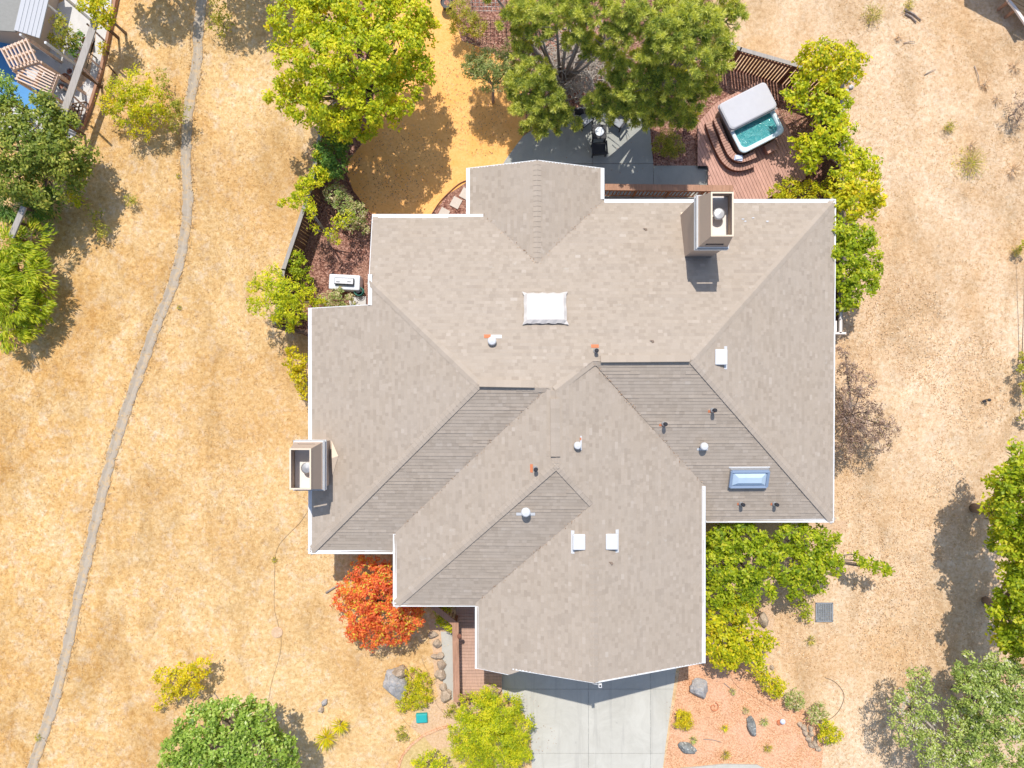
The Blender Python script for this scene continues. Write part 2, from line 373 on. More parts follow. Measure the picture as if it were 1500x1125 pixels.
# ---------------- terrain ----------------
DITCH = [Q(u, v, 0) for u, v in ((302, -40), (291, 40), (288, 97), (278, 150), (273, 200), (273, 250), (275, 300), (268, 360), (252, 420), (228, 480), (205, 545), (182, 610), (163, 670), (148, 730), (134, 790), (120, 850), (106, 915), (91, 980), (74, 1045), (52, 1110), (38, 1160))]
def seg_dist(x, y):
    b = 9e9
    for i in range(len(DITCH)-1):
        ax, ay = DITCH[i].x, DITCH[i].y; bx, by = DITCH[i+1].x, DITCH[i+1].y
        dx, dy = bx-ax, by-ay; t_ = max(0, min(1, ((x-ax)*dx+(y-ay)*dy)/(dx*dx+dy*dy)))
        b = min(b, math.hypot(x-ax-dx*t_, y-ay-dy*t_))
    return b
def gz(x, y):
    """height of the ground: level about the house, gently uneven in the field"""
    m = 1.0
    if -11.5 < x < 16 and y > -1: m = 0
    if -9.5 < x < 15.2 and y <= 0: m = 0
    e = min(1, max(0, (max(abs(x)-10, 0))/6)) if m else 0
    h = e*(noise.noise(Vector((x*.22, y*.22, 0)))*.22+noise.noise(Vector((x*.9, y*.9, 3)))*.06)
    if x < -12:
        dd = seg_dist(x, y)
        if dd < 1.6:
            h *= max(0, (dd-.5)/1.1) if dd > .5 else 0
    return h
def axis(lo, hi, step, far):
    a = list(np.arange(lo, hi+.001, step)); s = step; x = hi; up = []
    while x < far: s *= 1.6; x += s; up.append(x)
    s = step; x = lo; dn = []
    while x > -far: s *= 1.6; x -= s; dn.append(x)
    return dn[::-1]+a+up
xs = axis(-26, 26, .2, 900); ys = axis(-20, 20, .25, 900)
vv = [(x, y, gz(x, y) if abs(x) < 27 and abs(y) < 21 else 0) for y in ys for x in xs]
nx_ = len(xs)
ff = [(j*nx_+i, j*nx_+i+1, (j+1)*nx_+i+1, (j+1)*nx_+i) for j in range(len(ys)-1) for i in range(nx_-1)]
me = bpy.data.meshes.new('ground'); me.from_pydata(vv, [], ff); me.polygons.foreach_set('use_smooth', [True]*len(ff)); me.materials.append(M['field'])
go = bpy.data.objects.new('ground', me); COL.objects.link(go); tag(go, kind='structure')

def sheet(name, pts, z, mat, wob=0.0, kind='structure', thick=0.0):
    """flat area with a slightly wandering edge"""
    out = []
    n = len(pts)
    for i in range(n):
        a, b = pts[i], pts[(i+1) % n]; L = math.hypot(b[0]-a[0], b[1]-a[1]); k = max(1, int(L/.35)) if wob else 1
        for j in range(k):
            t_ = j/k; x = a[0]+(b[0]-a[0])*t_; y = a[1]+(b[1]-a[1])*t_
            q = noise.noise_vector(Vector((x*1.3, y*1.3, 1)))*wob
            out.append((x+q.x, y+q.y))
    m = MB()
    if thick: m.prism(out, z-thick, z)
    else: m.face([(p[0], p[1], z) for p in (out if area2(out) > 0 else out[::-1])])
    o = m.build(name, mat); tag(o, kind=kind); return o
def pl(pts, zs=0.0): return [tuple(P(u, v, zs)[:2]) for u, v in pts]

YARD = pl([(482, -60), (1062, -60), (1062, 62), (1120, 80), (1234, 118), (1232, 300), (1230, 486)], 1.8)+pl([(1195, 478), (700, 520), (478, 520)], 0)+pl([(455, 500), (404, 474), (415, 395), (455, 275), (469, 190)], 1.7)
sheet('bark_mulch_bed', YARD, .006, M['bark'])
sheet('granite_yard', pl([(540, -60), (660, -60), (660, 10), (676, 60), (712, 72), (752, 96), (770, 150), (768, 195), (748, 232), (720, 258), (683, 268), (655, 286), (634, 312), (628, 340), (566, 340), (540, 310), (518, 280), (508, 255), (512, 232), (540, 200), (552, 120)]), .011, M['granite'], .05)
sheet('bark_mulch_front', pl([(1000, 955), (1075, 955), (1092, 968), (1128, 1012), (1160, 1030), (1178, 1040), (1207, 1075), (1204, 1125), (1203, 1200), (960, 1200)]), .006, M['salmon_mulch'], .05)
sheet('soil_bed', pl([(1045, 760), (1240, 760), (1232, 800), (1180, 880), (1135, 900), (1128, 960), (1128, 1006), (1060, 950), (1020, 950), (1020, 760)]), .005, M['soil'], .2)
sheet('soil_path', pl([(628, 905), (664, 905), (700, 1040), (700, 1080), (640, 1100), (600, 1062), (618, 1040), (640, 1020), (634, 960)]), .005, M['soil'], .12)
sheet('lawn', pl([(600, 1085), (612, 1075), (650, 1075), (712, 1085), (712, 1200), (590, 1200), (588, 1112)]), .004, M['lawn'], .18)
# driveway of poured slabs
DR = pl([(727, 940), (727, 985), (738, 1020), (768, 1045), (778, 1080), (780, 1200), (962, 1200), (975, 1090), (993, 960)])
m = MB(); m.prism(DR, -.1, .012, .5); tag(m.build('driveway_base', M['rock_dark']), kind='structure')
m = MB()
gx = [P(u, 0).x for u in (700, 862, 953, 1020)]; gy = [P(0, v).y for v in (930, 1009, 1103, 1200)]
for i in range(3):
    for j in range(3):
        q = DR
        for n_, d_ in (((1, 0), gx[i+1]-.007), ((-1, 0), -(gx[i]+.007)), ((0, 1), gy[j]-.007), ((0, -1), -(gy[j+1]+.007))): q = clip(q, n_, d_)
        if len(q) > 2: m.prism(q, -.08, .03)
tag(m.build('driveway', M['concrete_drive']), kind='structure')
sheet('sidewalk', pl([(958, 1128), (1010, 1123), (1060, 1118), (1108, 1119), (1128, 1128), (1128, 1200), (958, 1200)]), .09, M['concrete'], 0, thick=.12)
# curved mowing edge by the lawn
m = MB()
arc = [P(u, v) for u, v in ((658, 1063), (640, 1068), (620, 1077), (603, 1090), (590, 1106), (583, 1125), (580, 1150))]
for a, b in zip(arc, arc[1:]): m.bar(a+Vector((0, 0, .02)), b+Vector((0, 0, .02)), .10, .08, .3)
tag(m.build('path_edging', M['salmon_mulch']), kind='structure')

# drainage ditch: a concrete V with lips
m = MB(); prof = [(-.28, -.04), (-.25, .015), (-.19, .035), (-.04, -.003), (.04, -.003), (.19, .035), (.25, .015), (.28, -.04)]; PR = (.9, .5, .85, .0, .85, .5, .9)
def smooth_path(pts, k):
    out = []
    for i in range(len(pts)-1):
        p0 = pts[max(i-1, 0)]; p1 = pts[i]; p2 = pts[i+1]; p3 = pts[min(i+2, len(pts)-1)]
        for j in range(k):
            t_ = j/k
            out.append(.5*((2*p1)+(p2-p0)*t_+(2*p0-5*p1+4*p2-p3)*t_*t_+(3*p1-p0-3*p2+p3)*t_**3))
    out.append(pts[-1]); return out
dp = smooth_path(DITCH, 12); rows = []
for i, p in enumerate(dp):
    t_ = (dp[min(i+1, len(dp)-1)]-dp[max(i-1, 0)]).normalized(); n_ = Vector((-t_.y, t_.x, 0))
    wv = 1+.12*noise.noise(p*.7)
    rows.append([p+n_*(a*.88*wv+.07*noise.noise(p*2.6+Vector((a*4, 0, 0))))+Vector((0, 0, z+.015)) for a, z in prof])
for i in range(len(rows)-1):
    r_ = .5+.5*noise.noise(dp[i]*.8)
    for k in range(len(prof)-1): m.face([rows[i][k+1], rows[i][k], rows[i+1][k], rows[i+1][k+1]], min(1, max(0, PR[k]+r_-.5)), True)
tag(m.build('drainage_ditch', M['ditch']), kind='structure')

# patio of slabs
m = MB(); PT = pl([(700, 300), (742, 232), (766, 200), (800, 178), (845, 158), (900, 150), (948, 165), (952, 190), (957, 243), (1037, 243), (1037, 300)])
for tri in convex_parts(PT):
    for a, b in ((-9, P(868, 0).x), (P(868, 0).x, P(957, 0).x), (P(957, 0).x, 20)):
        q = clip(clip(tri, (1, 0), b-.008), (-1, 0), -(a+.008))
        for c_, d_ in ((P(0, 240).y, 99), (-9, P(0, 240).y)):
            s_ = clip(clip(q, (0, 1), d_-.008), (0, -1), -(c_+.008))
            if len(s_) > 2 and abs(area2(s_)) > 1e-4: m.prism(s_, -.05, .035, .3)
tag(m.build('patio', M['patio']), kind='structure')

# ---------------- house ----------------
HZ = empty('house', (3, -1, 0), 'large single-storey house with a sprawling hipped grey-brown shingle roof and white gutters', 'house')
z = {}
VX = dict(a=(541, 411, 4.27), b=(700, 563, 5.92), c=(453, 809, 3.25), d=(1015, 527, 5.52), e=(1221, 764, 2.98), f=(1223, 293, 2.93), g=(868, 530, 5.51),
          h=(813, 572, 6.01), h2=(801, 569, 5.92), i=(577, 783, 3.57), j=(1032, 712, 3.6), k=(815, 680, 6.01), l=(577, 887, 3.6), m=(697, 882, 3.71), n=(868, 737, 5.43),
          o=(871, 1000, 5.45), p=(708, 315, 3.17), q=(787, 385, 4.0), r=(884, 293, 2.92), nt=(787, 235, 4.0), n1=(684, 247, 2.91), n2=(684, 313, 2.91), ne=(884, 247, 2.92),
          a1=(546, 315, 3.17), w1=(540, 447, 4.25), w2=(453, 452, 3.25), s1=(1034, 764, 2.98), g1=(1032, 970, 3.6), i1=(577, 809, 3.25), m1=(697, 887, 3.69), m2=(697, 978, 3.7),
          o1=(746, 988, 4.22), o2=(760, 984, 4.40), o3=(750, 980, 4.27))
W = {k_: P(*v_) for k_, v_ in VX.items()}
PLANES = [('N', (0, -1), 'a1 a b h2 h g d f r q p'), ('W', (1, 0), 'a w1 w2 c b'), ('SW', (0, 1), 'b c i1 i h2'), ('E', (-1, 0), 'f d e'),
          ('SE', (0, 1), 'd g j s1 e'), ('GE', (-1, 0), 'g h k n o g1 j'), ('GW', (1, 0), 'h h2 i l k'), ('GS', (0, 1), 'k l m1 m n'),
          ('GG', (1, 0), 'm m1 m2 o1 o2 o3 o n'), ('NW', (1, 0), 'n1 n2 p q nt'), ('NE', (-1, 0), 'nt q r ne')]
ROOF = MB(); UND = MB(); PN = {}
for nm, up, vs in PLANES:
    pts = [W[k_] for k_ in vs.split()]
    # least-squares plane
    A = np.array([[p.x, p.y, 1] for p in pts]); zz = np.array([p.z for p in pts]); co = np.linalg.lstsq(A, zz, rcond=None)[0]
    up3 = Vector((up[0], up[1], co[0]*up[0]+co[1]*up[1])).normalized()
    nn = Vector((-co[0], -co[1], 1)).normalized(); al = up3.cross(nn).normalized()
    PN[nm] = (co, nn)
    O = Vector((0, 0, co[2])); EXP = .135
    p2 = [((p-O).dot(al), (p-O).dot(up3)) for p in pts]
    if area2(p2) < 0: p2 = p2[::-1]
    def w3(u_, v_, lift): return O+al*u_+up3*v_+nn*lift
    lo = min(q[1] for q in p2); hi = max(q[1] for q in p2); k_ = 0
    while lo+k_*EXP < hi:
        v0 = lo+k_*EXP; band = clip(clip(p2, (0, 1), v0+EXP), (0, -1), -v0); k_ += 1
        if len(band) < 3 or abs(area2(band)) < 1e-5: continue
        u0 = min(q[0] for q in band); u1 = max(q[0] for q in band); u_ = u0-random.random()*.4
        thick_run = 0; th = .009
        while u_ < u1:
            L = random.choice((.13, .15, .17, .2, .26))
            if thick_run <= 0: th = random.choice((.005, .007, .009, .012, .019)); thick_run = random.uniform(.5, 3.0)
            thick_run -= L
            c_ = clip(clip(band, (1, 0), u_+L), (-1, 0), -u_); u_ += L
            if len(c_) < 3 or abs(area2(c_)) < 1e-5: continue
            lift = lambda q: .004+(th+.0015*random.random())*max(0, 1-(q[1]-v0)/EXP)
            f3 = [w3(q[0], q[1], lift(q)) for q in c_]; r_ = random.betavariate(2.6, 3.0)
            if area2(c_) < 0: f3 = f3[::-1]
            ROOF.face(f3, r_)
            low = [q for q in c_ if abs(q[1]-v0) < 1e-6]
            if len(low) >= 2:
                x0 = min(q[0] for q in low); x1 = max(q[0] for q in low)
                ROOF.face([w3(x0, v0, -.012), w3(x1, v0, -.012), w3(x1, v0, .004+th+.002), w3(x0, v0, .004+th+.002)], r_)
    # roof deck under the shingles
    for tri in convex_parts(p2):
        t3 = [w3(q[0], q[1], -.012) for q in tri]; b3 = [w3(q[0], q[1], -.14) for q in tri]
        nrm = (t3[1]-t3[0]).cross(t3[2]-t3[0])
        if nrm.z < 0: t3.reverse(); b3.reverse()
        UND.face(t3, .5); UND.face(b3[::-1], .5)
    for q1, q2 in zip(p2, p2[1:]+p2[:1]):
        UND.face([w3(*q1, -.012), w3(*q1, -.14), w3(*q2, -.14), w3(*q2, -.012)], .5)
RF = ROOF.build('roof', M['shingles'], HZ)
UND.build('roof_deck', M['soffit'], RF)
def roofz(nm, x, y): co = PN[nm][0]; return co[0]*x+co[1]*y+co[2]
def on(nm, u, v, lift=0.0):
    """survey mark (u, v) on roof plane nm"""
    zz = 4.0
    for _ in range(12): p = P(u, v, zz); zz = roofz(nm, p.x, p.y)+lift
    return P(u, v, zz)
def caps(a, b, pa, pb, wd=.155, seg=.2, lift=.022, ex=.038):
    m = MB(); a = Vector(a); b = Vector(b)
    if a.z > b.z: a, b = b, a
    t_ = (b-a); L = t_.length; t_.normalize(); n1 = PN[pa][1]; n2 = PN[pb][1]
    s1 = t_.cross(n1).normalized(); s2 = t_.cross(n2).normalized()
    mid = Vector((0, 0, 1))
    # side vectors point away from the other plane
    if s1.dot(Vector((n1.x, n1.y, 0))) < 0: s1 = -s1
    if s2.dot(Vector((n2.x, n2.y, 0))) < 0: s2 = -s2
    k_ = 0
    while k_*seg < L:
        d0 = k_*seg; d1 = min(L, d0+seg+.01); e0 = lift+.006; e1 = lift-.008; r_ = random.betavariate(2, 3)*.6+.3
        A_ = a+t_*d0; B_ = a+t_*d1; up = mid
        x1 = ex if n1.y < -.2 else 0; x2 = ex if n2.y < -.2 else 0
        l0 = A_+s1*wd+n1*(e0+x1); c0 = A_+up*(e0+.004); r0 = A_+s2*wd+n2*(e0+x2)
        l1 = B_+s1*wd+n1*(e1+x1); c1 = B_+up*(e1+.004); r1 = B_+s2*wd+n2*(e1+x2)
        for f_ in ([l0, c0, c1, l1], [c0, r0, r1, c1]):
            nv = (f_[1]-f_[0]).cross(f_[2]-f_[0]); m.face(f_ if nv.z > 0 else f_[::-1], r_)
        m.face([l0, c0, c0-up*.03, l0-n1*.08], r_); m.face([c0, r0, r0-n2*.08, c0-up*.03], r_)
        m.face([l0, l1, l1-n1*.08, l0-n1*.08], r_); m.face([r0, r1, r1-n2*.08, r0-n2*.08], r_); k_ += 1
    return m.build('ridge_cap', M['shingles'], RF)
for a, b, p_, q_ in (('a', 'b', 'N', 'W'), ('c', 'b', 'W', 'SW'), ('b', 'h2', 'N', 'SW'), ('f', 'd', 'N', 'E'), ('e', 'd', 'E', 'SE'), ('g', 'd', 'N', 'SE'), ('g', 'h', 'N', 'GE'),
                     ('h', 'k', 'GW', 'GE'), ('l', 'k', 'GW', 'GS'), ('n', 'k', 'GS', 'GE'), ('n', 'o', 'GG', 'GE'), ('q', 'nt', 'NW', 'NE')):
    caps(W[a], W[b], p_, q_, ex=0 if a+b in ('gd', 'bh2') else .038)
# raised ridge vents, covered with shingles
def ridge_vent(a, b, pl_, side, wd, ht=.075):
    m = MB(); a = Vector(a); b = Vector(b); n_ = PN[pl_][1]; t_ = (b-a).normalized(); s_ = t_.cross(n_).normalized()
    if s_.dot(Vector((side[0], side[1], 0))) < 0: s_ = -s_
    L = (b-a).length; k_ = 0
    while k_*.3 < L:
        A_ = a+t_*(k_*.3); B_ = a+t_*min(L, k_*.3+.3); r_ = random.uniform(.2, .7); k_ += 1
        q = [A_-s_*.05+n_*ht, B_-s_*.05+n_*ht, B_+s_*wd+n_*(ht*.6), A_+s_*wd+n_*(ht*.6)]
        nv = (q[1]-q[0]).cross(q[2]-q[0]); m.face(q if nv.z > 0 else q[::-1], r_)
        for x_, y_ in ((q[0], q[1]), (q[2], q[3]), (q[1], q[2]), (q[3], q[0])): m.face([x_, y_, y_-n_*ht, x_-n_*ht], r_)
    return m.build('ridge_vent', M['shingles'], RF)
ridge_vent(P(702, 565.5, 5.98), P(783, 567, 5.98), 'N', (0, 1), .24)
ridge_vent(P(880, 530, 5.57), P(1010, 529, 5.57), 'N', (0, 1), .24)
def flat_vent(pts, zt):  # along the north-south ridge: a low saddle
    m = MB()
    (x0, y0), (x1, y1) = pts; w_ = .17; n_ = 12
    for i in range(n_):
        ya = y0+(y1-y0)*i/n_; yb = y0+(y1-y0)*(i+1)/n_; xa = x0+(x1-x0)*i/n_; xb = x0+(x1-x0)*(i+1)/n_; r_ = random.uniform(.2, .7)
        m.face([(xa-w_, ya, zt-.05), (xb-w_, yb, zt-.05), (xb, yb, zt), (xa, ya, zt)], r_); m.face([(xa, ya, zt), (xb, yb, zt), (xb+w_, yb, zt-.05), (xa+w_, ya, zt-.05)], r_)
        m.face([(xa-w_, ya, zt-.05), (xa-w_, ya, zt-.16), (xb-w_, yb, zt-.16), (xb-w_, yb, zt-.05)], r_); m.face([(xa+w_, ya, zt-.16), (xa+w_, ya, zt-.05), (xb+w_, yb, zt-.05), (xb+w_, yb, zt-.16)], r_)
    for s_, (x_, y_) in ((0, (x0, y0)), (1, (x1, y1))): m.face([(x_-w_, y_, zt-.05), (x_, y_, zt), (x_+w_, y_, zt-.05), (x_+w_, y_, zt-.16), (x_-w_, y_, zt-.16)], .3)
    return m.build('ridge_vent', M['shingles'], RF)
flat_vent((P(813, 584, 6.1)[:2], P(814, 669, 6.1)[:2]), 6.11)
# gutters
def gutter(a, b, out, wd=.14, drop=.0):
    m = MB(); a = Vector(a); b = Vector(b); o_ = Vector((out[0], out[1], 0)); t_ = (b-a).normalized()
    a = a-t_*.0; zt = .03
    m.bar(a-o_*.015+Vector((0, 0, zt-.06)), b-o_*.015+Vector((0, 0, zt-.06)), .035, .14, .2)
    m.bar(a-o_*(wd-.01)+Vector((0, 0, zt-.06)), b-o_*(wd-.01)+Vector((0, 0, zt-.06)), .035, .14, .2)
    m.bar(a-o_*wd/2+Vector((0, 0, zt-.02)), b-o_*wd/2+Vector((0, 0, zt-.02)), wd-.04, .02, .2)
    for e_, s_ in ((a, 1), (b, -1)):
        c_ = e_+t_*s_*.012-o_*wd/2+Vector((0, 0, zt-.062)); m.bar(c_-t_*.01, c_+t_*.01, wd-.03, .135, .2)
    return m.build('gutter', M['white_paint'], HZ)
gutter(P(546, 314, 3.19), P(708, 314, 3.19), (0, 1)); gutter(P(885, 292, 2.95), P(1224, 292, 2.95), (0, 1)); gutter(P(1224, 293, 2.93), P(1221, 765, 2.98), (1, 0))
gutter(P(1034, 765, 2.99), P(1220, 765, 2.99), (0, -1)); gutter(P(1033, 712, 3.62), P(1033, 971, 3.62), (1, 0)); gutter(P(696, 888, 3.71), P(696, 979, 3.71), (-1, 0))
gutter(P(577, 888, 3.62), P(697, 888, 3.62), (0, -1)); gutter(P(576, 782, 3.59), P(576, 888, 3.60), (-1, 0)); gutter(P(452, 811, 3.26), P(576, 811, 3.26), (0, -1))
gutter(P(452, 451, 3.27), P(452, 811, 3.27), (-1, 0)); gutter(P(539.5, 402, 4.28), P(539.5, 447, 4.28), (-1, 0)); gutter(P(683, 247, 2.93), P(683, 314, 2.93), (-1, 0)); gutter(P(885, 247, 2.94), P(885, 292, 2.94), (1, 0))
# rake boards on the gable ends
for a, b in (('m2', 'o1'), ('o3', 'o'), ('g1', 'o'), ('n1', 'nt'), ('ne', 'nt'), ('w2', 'w1'), ('a1', 'a')):
    m = MB(); m.bar(W[a]+Vector((0, 0, -.10)), W[b]+Vector((0, 0, -.10)), .05, .2, .3); m.build('rake_board', M['white_paint'], HZ)
# walls
WL = MB()
def wbox(x0, x1, y0, y1, h): WL.box(((x0+x1)/2, (y0+y1)/2, h/2), (x1-x0, y1-y0, h), r=.4)
wbox(-5.0, 12.3, -4.9, 6.15, 2.75); wbox(-7.5, .5, -6.1, 2.3, 2.85); wbox(-4.05, 6.95, -8.25, .4, 3.15); wbox(-.85, 7.0, -10.5, -2.2, 3.25); wbox(-1.15, 3.1, 5.2, 8.0, 2.72)
def gable(x0, x1, y, zb, zr, th=.2):
    xm = (x0+x1)/2; WL.mesh([(x0, y, zb), (x1, y, zb), (xm, y, zr), (x0, y+th, zb), (x1, y+th, zb), (xm, y+th, zr)], [(0, 1, 2), (5, 4, 3), (0, 3, 4, 1), (1, 4, 5, 2), (2, 5, 3, 0)], .4)
gable(-.85, 7.0, -10.505, 3.24, 4.95); gable(-1.15, 3.1, 7.805, 2.71, 3.6)
WL.build('wall', M['wall_paint'], HZ)
m = MB(); xg = 3.07
for i in range(4): m.box((xg, -10.55, .33+i*.56), (4.8, .06, .53), r=.2)
GD = m.build('garage_door', M['cream'], HZ)
for x_, y_, w_, h_, ax in ((-5.03, 4.6, 1.5, 1.1, 'x'), (12.33, 3, 1.8, 1.2, 'x'), (12.33, -2, 1.5, 1.2, 'x'), (9.5, -4.93, 1.8, 1.2, 'y'), (-7.53, .5, 1.6, 1.2, 'x'), (1.0, 8.03, 2.4, 2.0, 'y')):
    m = MB(); dd = (.08, w_, h_) if ax == 'x' else (w_, .08, h_)
    m.box((x_, y_, 1.5 if h_ < 1.9 else 1.15), dd, r=.2); fr = m.build('window', M['white_paint'], HZ)
    m = MB(); s_ = 1 if (x_ > 5 or y_ > 5) else -1
    off = (.045*s_, 0, 0) if ax == 'x' else (0, .045*s_, 0); g_ = (.02, w_-.16, h_-.16) if ax == 'x' else (w_-.16, .02, h_-.16)
    m.box(Vector((x_, y_, 1.5 if h_ < 1.9 else 1.15))+Vector(off), g_, r=.2); m.build('pane', M['skylight_glass'], fr)

# chimneys: boxed chases with trim bands and an open shroud
def chimney(x0, x1, y0, y1, zb, zband, ztop, zf, disc):
    xm, ym, dx, dy = (x0+x1)/2, (y0+y1)/2, x1-x0, y1-y0
    m = MB(); m.box((xm, ym, (zb+zband)/2), (dx, dy, zband-zb), r=.3); C_ = m.build('chimney', M['chimney_paint'], HZ)
    zc = zband
    for e_, h_, mt in ((.10, .12, 'white_paint'), (.05, .10, 'chimney_paint'), (.10, .07, 'band_grey'), (.05, .06, 'white_paint'), (.02, .07, 'chimney_paint')):
        m = MB(); m.box((xm, ym, zc+h_/2), (dx+2*e_*.8, dy+2*e_*.8, h_-.003), r=.2); m.build('trim_band', M[mt], C_); zc += h_
    # shroud: four leaning walls with a slot low in the south and north walls
    m = MB(); i_ = .14; zs = zc+.03; t_ = .03
    bo = [(x0, y0), (x1, y0), (x1, y1), (x0, y1)]; to = [(x0+i_, y0+i_), (x1-i_, y0+i_), (x1-i_, y1-i_), (x0+i_, y1-i_)]
    def ring(f, ins):
        c_ = [(bo[k][0]+(to[k][0]-bo[k][0])*f, bo[k][1]+(to[k][1]-bo[k][1])*f) for k in range(4)]
        sx = (1, -1, -1, 1); sy = (1, 1, -1, -1); zz = zc+(ztop-zc)*f
        return [Vector((c_[k][0]+sx[k]*ins, c_[k][1]+sy[k]*ins, zz)) for k in range(4)]
    def wall(k, f0, f1, s0=0, s1=1):
        o0, o1, n0, n1 = ring(f0, 0), ring(f1, 0), ring(f0, t_), ring(f1, t_); j = (k+1) % 4
        L = lambda r_, s: r_[k]+(r_[j]-r_[k])*s
        vs = [L(o0, s0), L(o0, s1), L(o1, s1), L(o1, s0), L(n0, s0), L(n0, s1), L(n1, s1), L(n1, s0)]
        m.mesh(vs, [(0, 1, 2, 3), (7, 6, 5, 4), (3, 2, 6, 7), (0, 4, 5, 1), (0, 3, 7, 4), (1, 5, 6, 2)], .3)
    for k in (1, 3): wall(k, 0, 1)
    for k in (0, 2): wall(k, 0, .06); wall(k, .06, .26, 0, .16); wall(k, .06, .26, .84, 1); wall(k, .26, 1)
    m.build('shroud', M['chimney_paint'], C_)
    m = MB(); e_ = ring(1, -.012); f_ = ring(1, t_+.012)
    for k in range(4):
        j = (k+1) % 4; up = Vector((0, 0, .03)); a_ = [e_[k], e_[j], f_[j], f_[k]]
        m.mesh(a_+[p+up for p in a_], [(4, 5, 6, 7), (3, 2, 1, 0), (0, 1, 5, 4), (2, 3, 7, 6), (1, 2, 6, 5), (3, 0, 4, 7)], .2)
    m.build('shroud_rim', M['cream'], C_)
    m = MB(); m.box((xm, ym, zf), (dx-.12, dy-.12, .02), r=.2); m.build('chase_cover', M['chase_floor'], C_)
    m = MB(); dxc, dyc = disc
    m.lathe((dxc, dyc, zf+.01), [(.11, 0), (.11, .2), (.16, .2), (.16, .27), (.21, .29), (.21, .33), (.17, .355), (.02, .37)], 24, .2); m.build('flue_cap', M['metal_grey'], C_)
    return C_
chimney(6.715, 7.755, 4.95, 6.74, 0, 5.62, 7.07, 6.2, (7.29, 5.99))
chimney(-8.21, -7.17, -3.96, -2.21, 0, 4.35, 5.72, 4.85, (-7.62, -3.12))
# saddle flashing behind the west chimney
m = MB(); a = on('W', 485.5, 645, .02); b = on('W', 495.5, 668, .03); c_ = on('W', 487, 697, .02); top = on('W', 486, 671, .28); ctr = on('W', 486, 671, .01)
m.mesh([a, b, c_, top, ctr], [(0, 3, 1), (1, 3, 2), (0, 4, 3), (2, 3, 4)], .3); m.build('saddle_flashing', M['cream'], RF)
m = MB(); m.box(on('N', 1000, 314, .02), (.16, .16, .02), r=.2); m.build('flashing', M['cream'], RF)

# skylights
def up_of(nm): n_ = PN[nm][1]; return n_
def plane_M(nm, rz=0):
    n_ = PN[nm][1]; x_ = Vector((0, 0, 1)).cross(n_).normalized(); y_ = n_.cross(x_)
    return Matrix((x_, y_, n_)).transposed().to_4x4()
# large one under a tied-down white cover
m = MB(); cx = on('N', 798, 452, .15); Mx = plane_M('N'); m.box(on('N', 798.5, 453, .0), (1.46, 1.16, .34), M=Mx, r=.2); SK = m.build('skylight', M['band_grey'], RF)
m = MB(); g_ = []
for j in range(13):
    for i in range(15):
        s_, q_ = i/14*2-1, j/12*2-1; e_ = max(abs(s_), abs(q_))
        hx = .80+.008*math.sin(i*2.1+j)*(e_ > .9); hy = .65+.01*math.sin(i*1.7)*(e_ > .9)
        lift = .20+.10*(1-e_)+.012*noise.noise(Vector((i*.5, j*.5, 2))); 
        if e_ > .99: lift = .10+.03*math.sin(i*1.9+j*1.3)
        if e_ > .99 and abs(s_) > .95 and abs(q_) > .95: hx += .07; hy += .05
        g_.append(on('N', 798.5, 453, 0)+(Mx @ Vector((s_*hx, q_*hy, lift))))
fs = [(j*15+i, j*15+i+1, (j+1)*15+i+1, (j+1)*15+i) for j in range(12) for i in range(14)]
m.mesh(g_, fs, .2, False); nv = (g_[1]-g_[0]).cross(g_[15]-g_[0]); cv = m.build('cover', M['tarp_white'], SK)
# glass one on the south-east slope
Mx = plane_M('SE'); c_ = on('SE', 1097, 701, .13); n_ = PN['SE'][1]
m = MB(); m.box(c_-n_*.1, (1.50, .80, .24), M=Mx, r=.2); S2 = m.build('skylight', M['metal_grey'], RF)
m = MB(); L = lambda x, y, z_: c_+(Mx @ Vector((x, y, z_)))
for a, b in (((-.71, -.34), (.71, -.34)), ((.71, -.34), (.71, .34)), ((.71, .34), (-.71, .34)), ((-.71, .34), (-.71, -.34))): m.bar(L(*a, .05), L(*b, .05), .10, .08, .2)
m.build('frame', M['band_blue'], S2)
m = MB(); vs = [L(-.66, -.29, .03), L(.66, -.29, .03), L(.66, .29, .03), L(-.66, .29, .03), L(-.45, -.12, .15), L(.45, -.12, .15), L(.45, .12, .15), L(-.45, .12, .15)]
m.mesh(vs, [(4, 5, 6, 7), (0, 1, 5, 4), (1, 2, 6, 5), (2, 3, 7, 6), (3, 0, 4, 7)], .2); m.build('pane', M['skylight_glass'], S2)
m = MB(); m.box(c_+(Mx @ Vector((0, .44 if Mx[1][1] > 0 else -.44, -.10))), (1.60, .06, .02), M=Mx, r=.2); m.build('flashing', M['vent_white'], S2)
# box vents: hood with a base sheet
def box_vent(nm, u, v, up, fl):
    Mx = plane_M(nm); c_ = on(nm, u, v, .10); n_ = PN[nm][1]
    m = MB(); vs = []
    sx, sy = .26, .33
    ux, uy = up
    m.box(c_-n_*.02, ((.46, .58) if ux else (.56, .44))+(.15,), rz=0, r=.2, bev=.03)
    o = m.build('box_vent', M['vent_white'], RF)
    m = MB(); q = on(nm, u+fl[0], v+fl[1], .018); m.box(q, (.13, .86, .008) if fl[2] == 'v' else (1.0, .17, .008), M=Matrix.Rotation(math.atan2(PN[nm][1].x, PN[nm][1].z), 4, 'Y'), r=.2)
    m.build('flashing', M['vent_white'], o)
box_vent('GG', 848, 794, (1, 0), (-9, 0, 'v')); box_vent('GE', 896.5, 793.5, (1, 0), (7.5, -1, 'v')); box_vent('E', 1056.5, 523, (1, 0), (6.5, 1, 'v'))
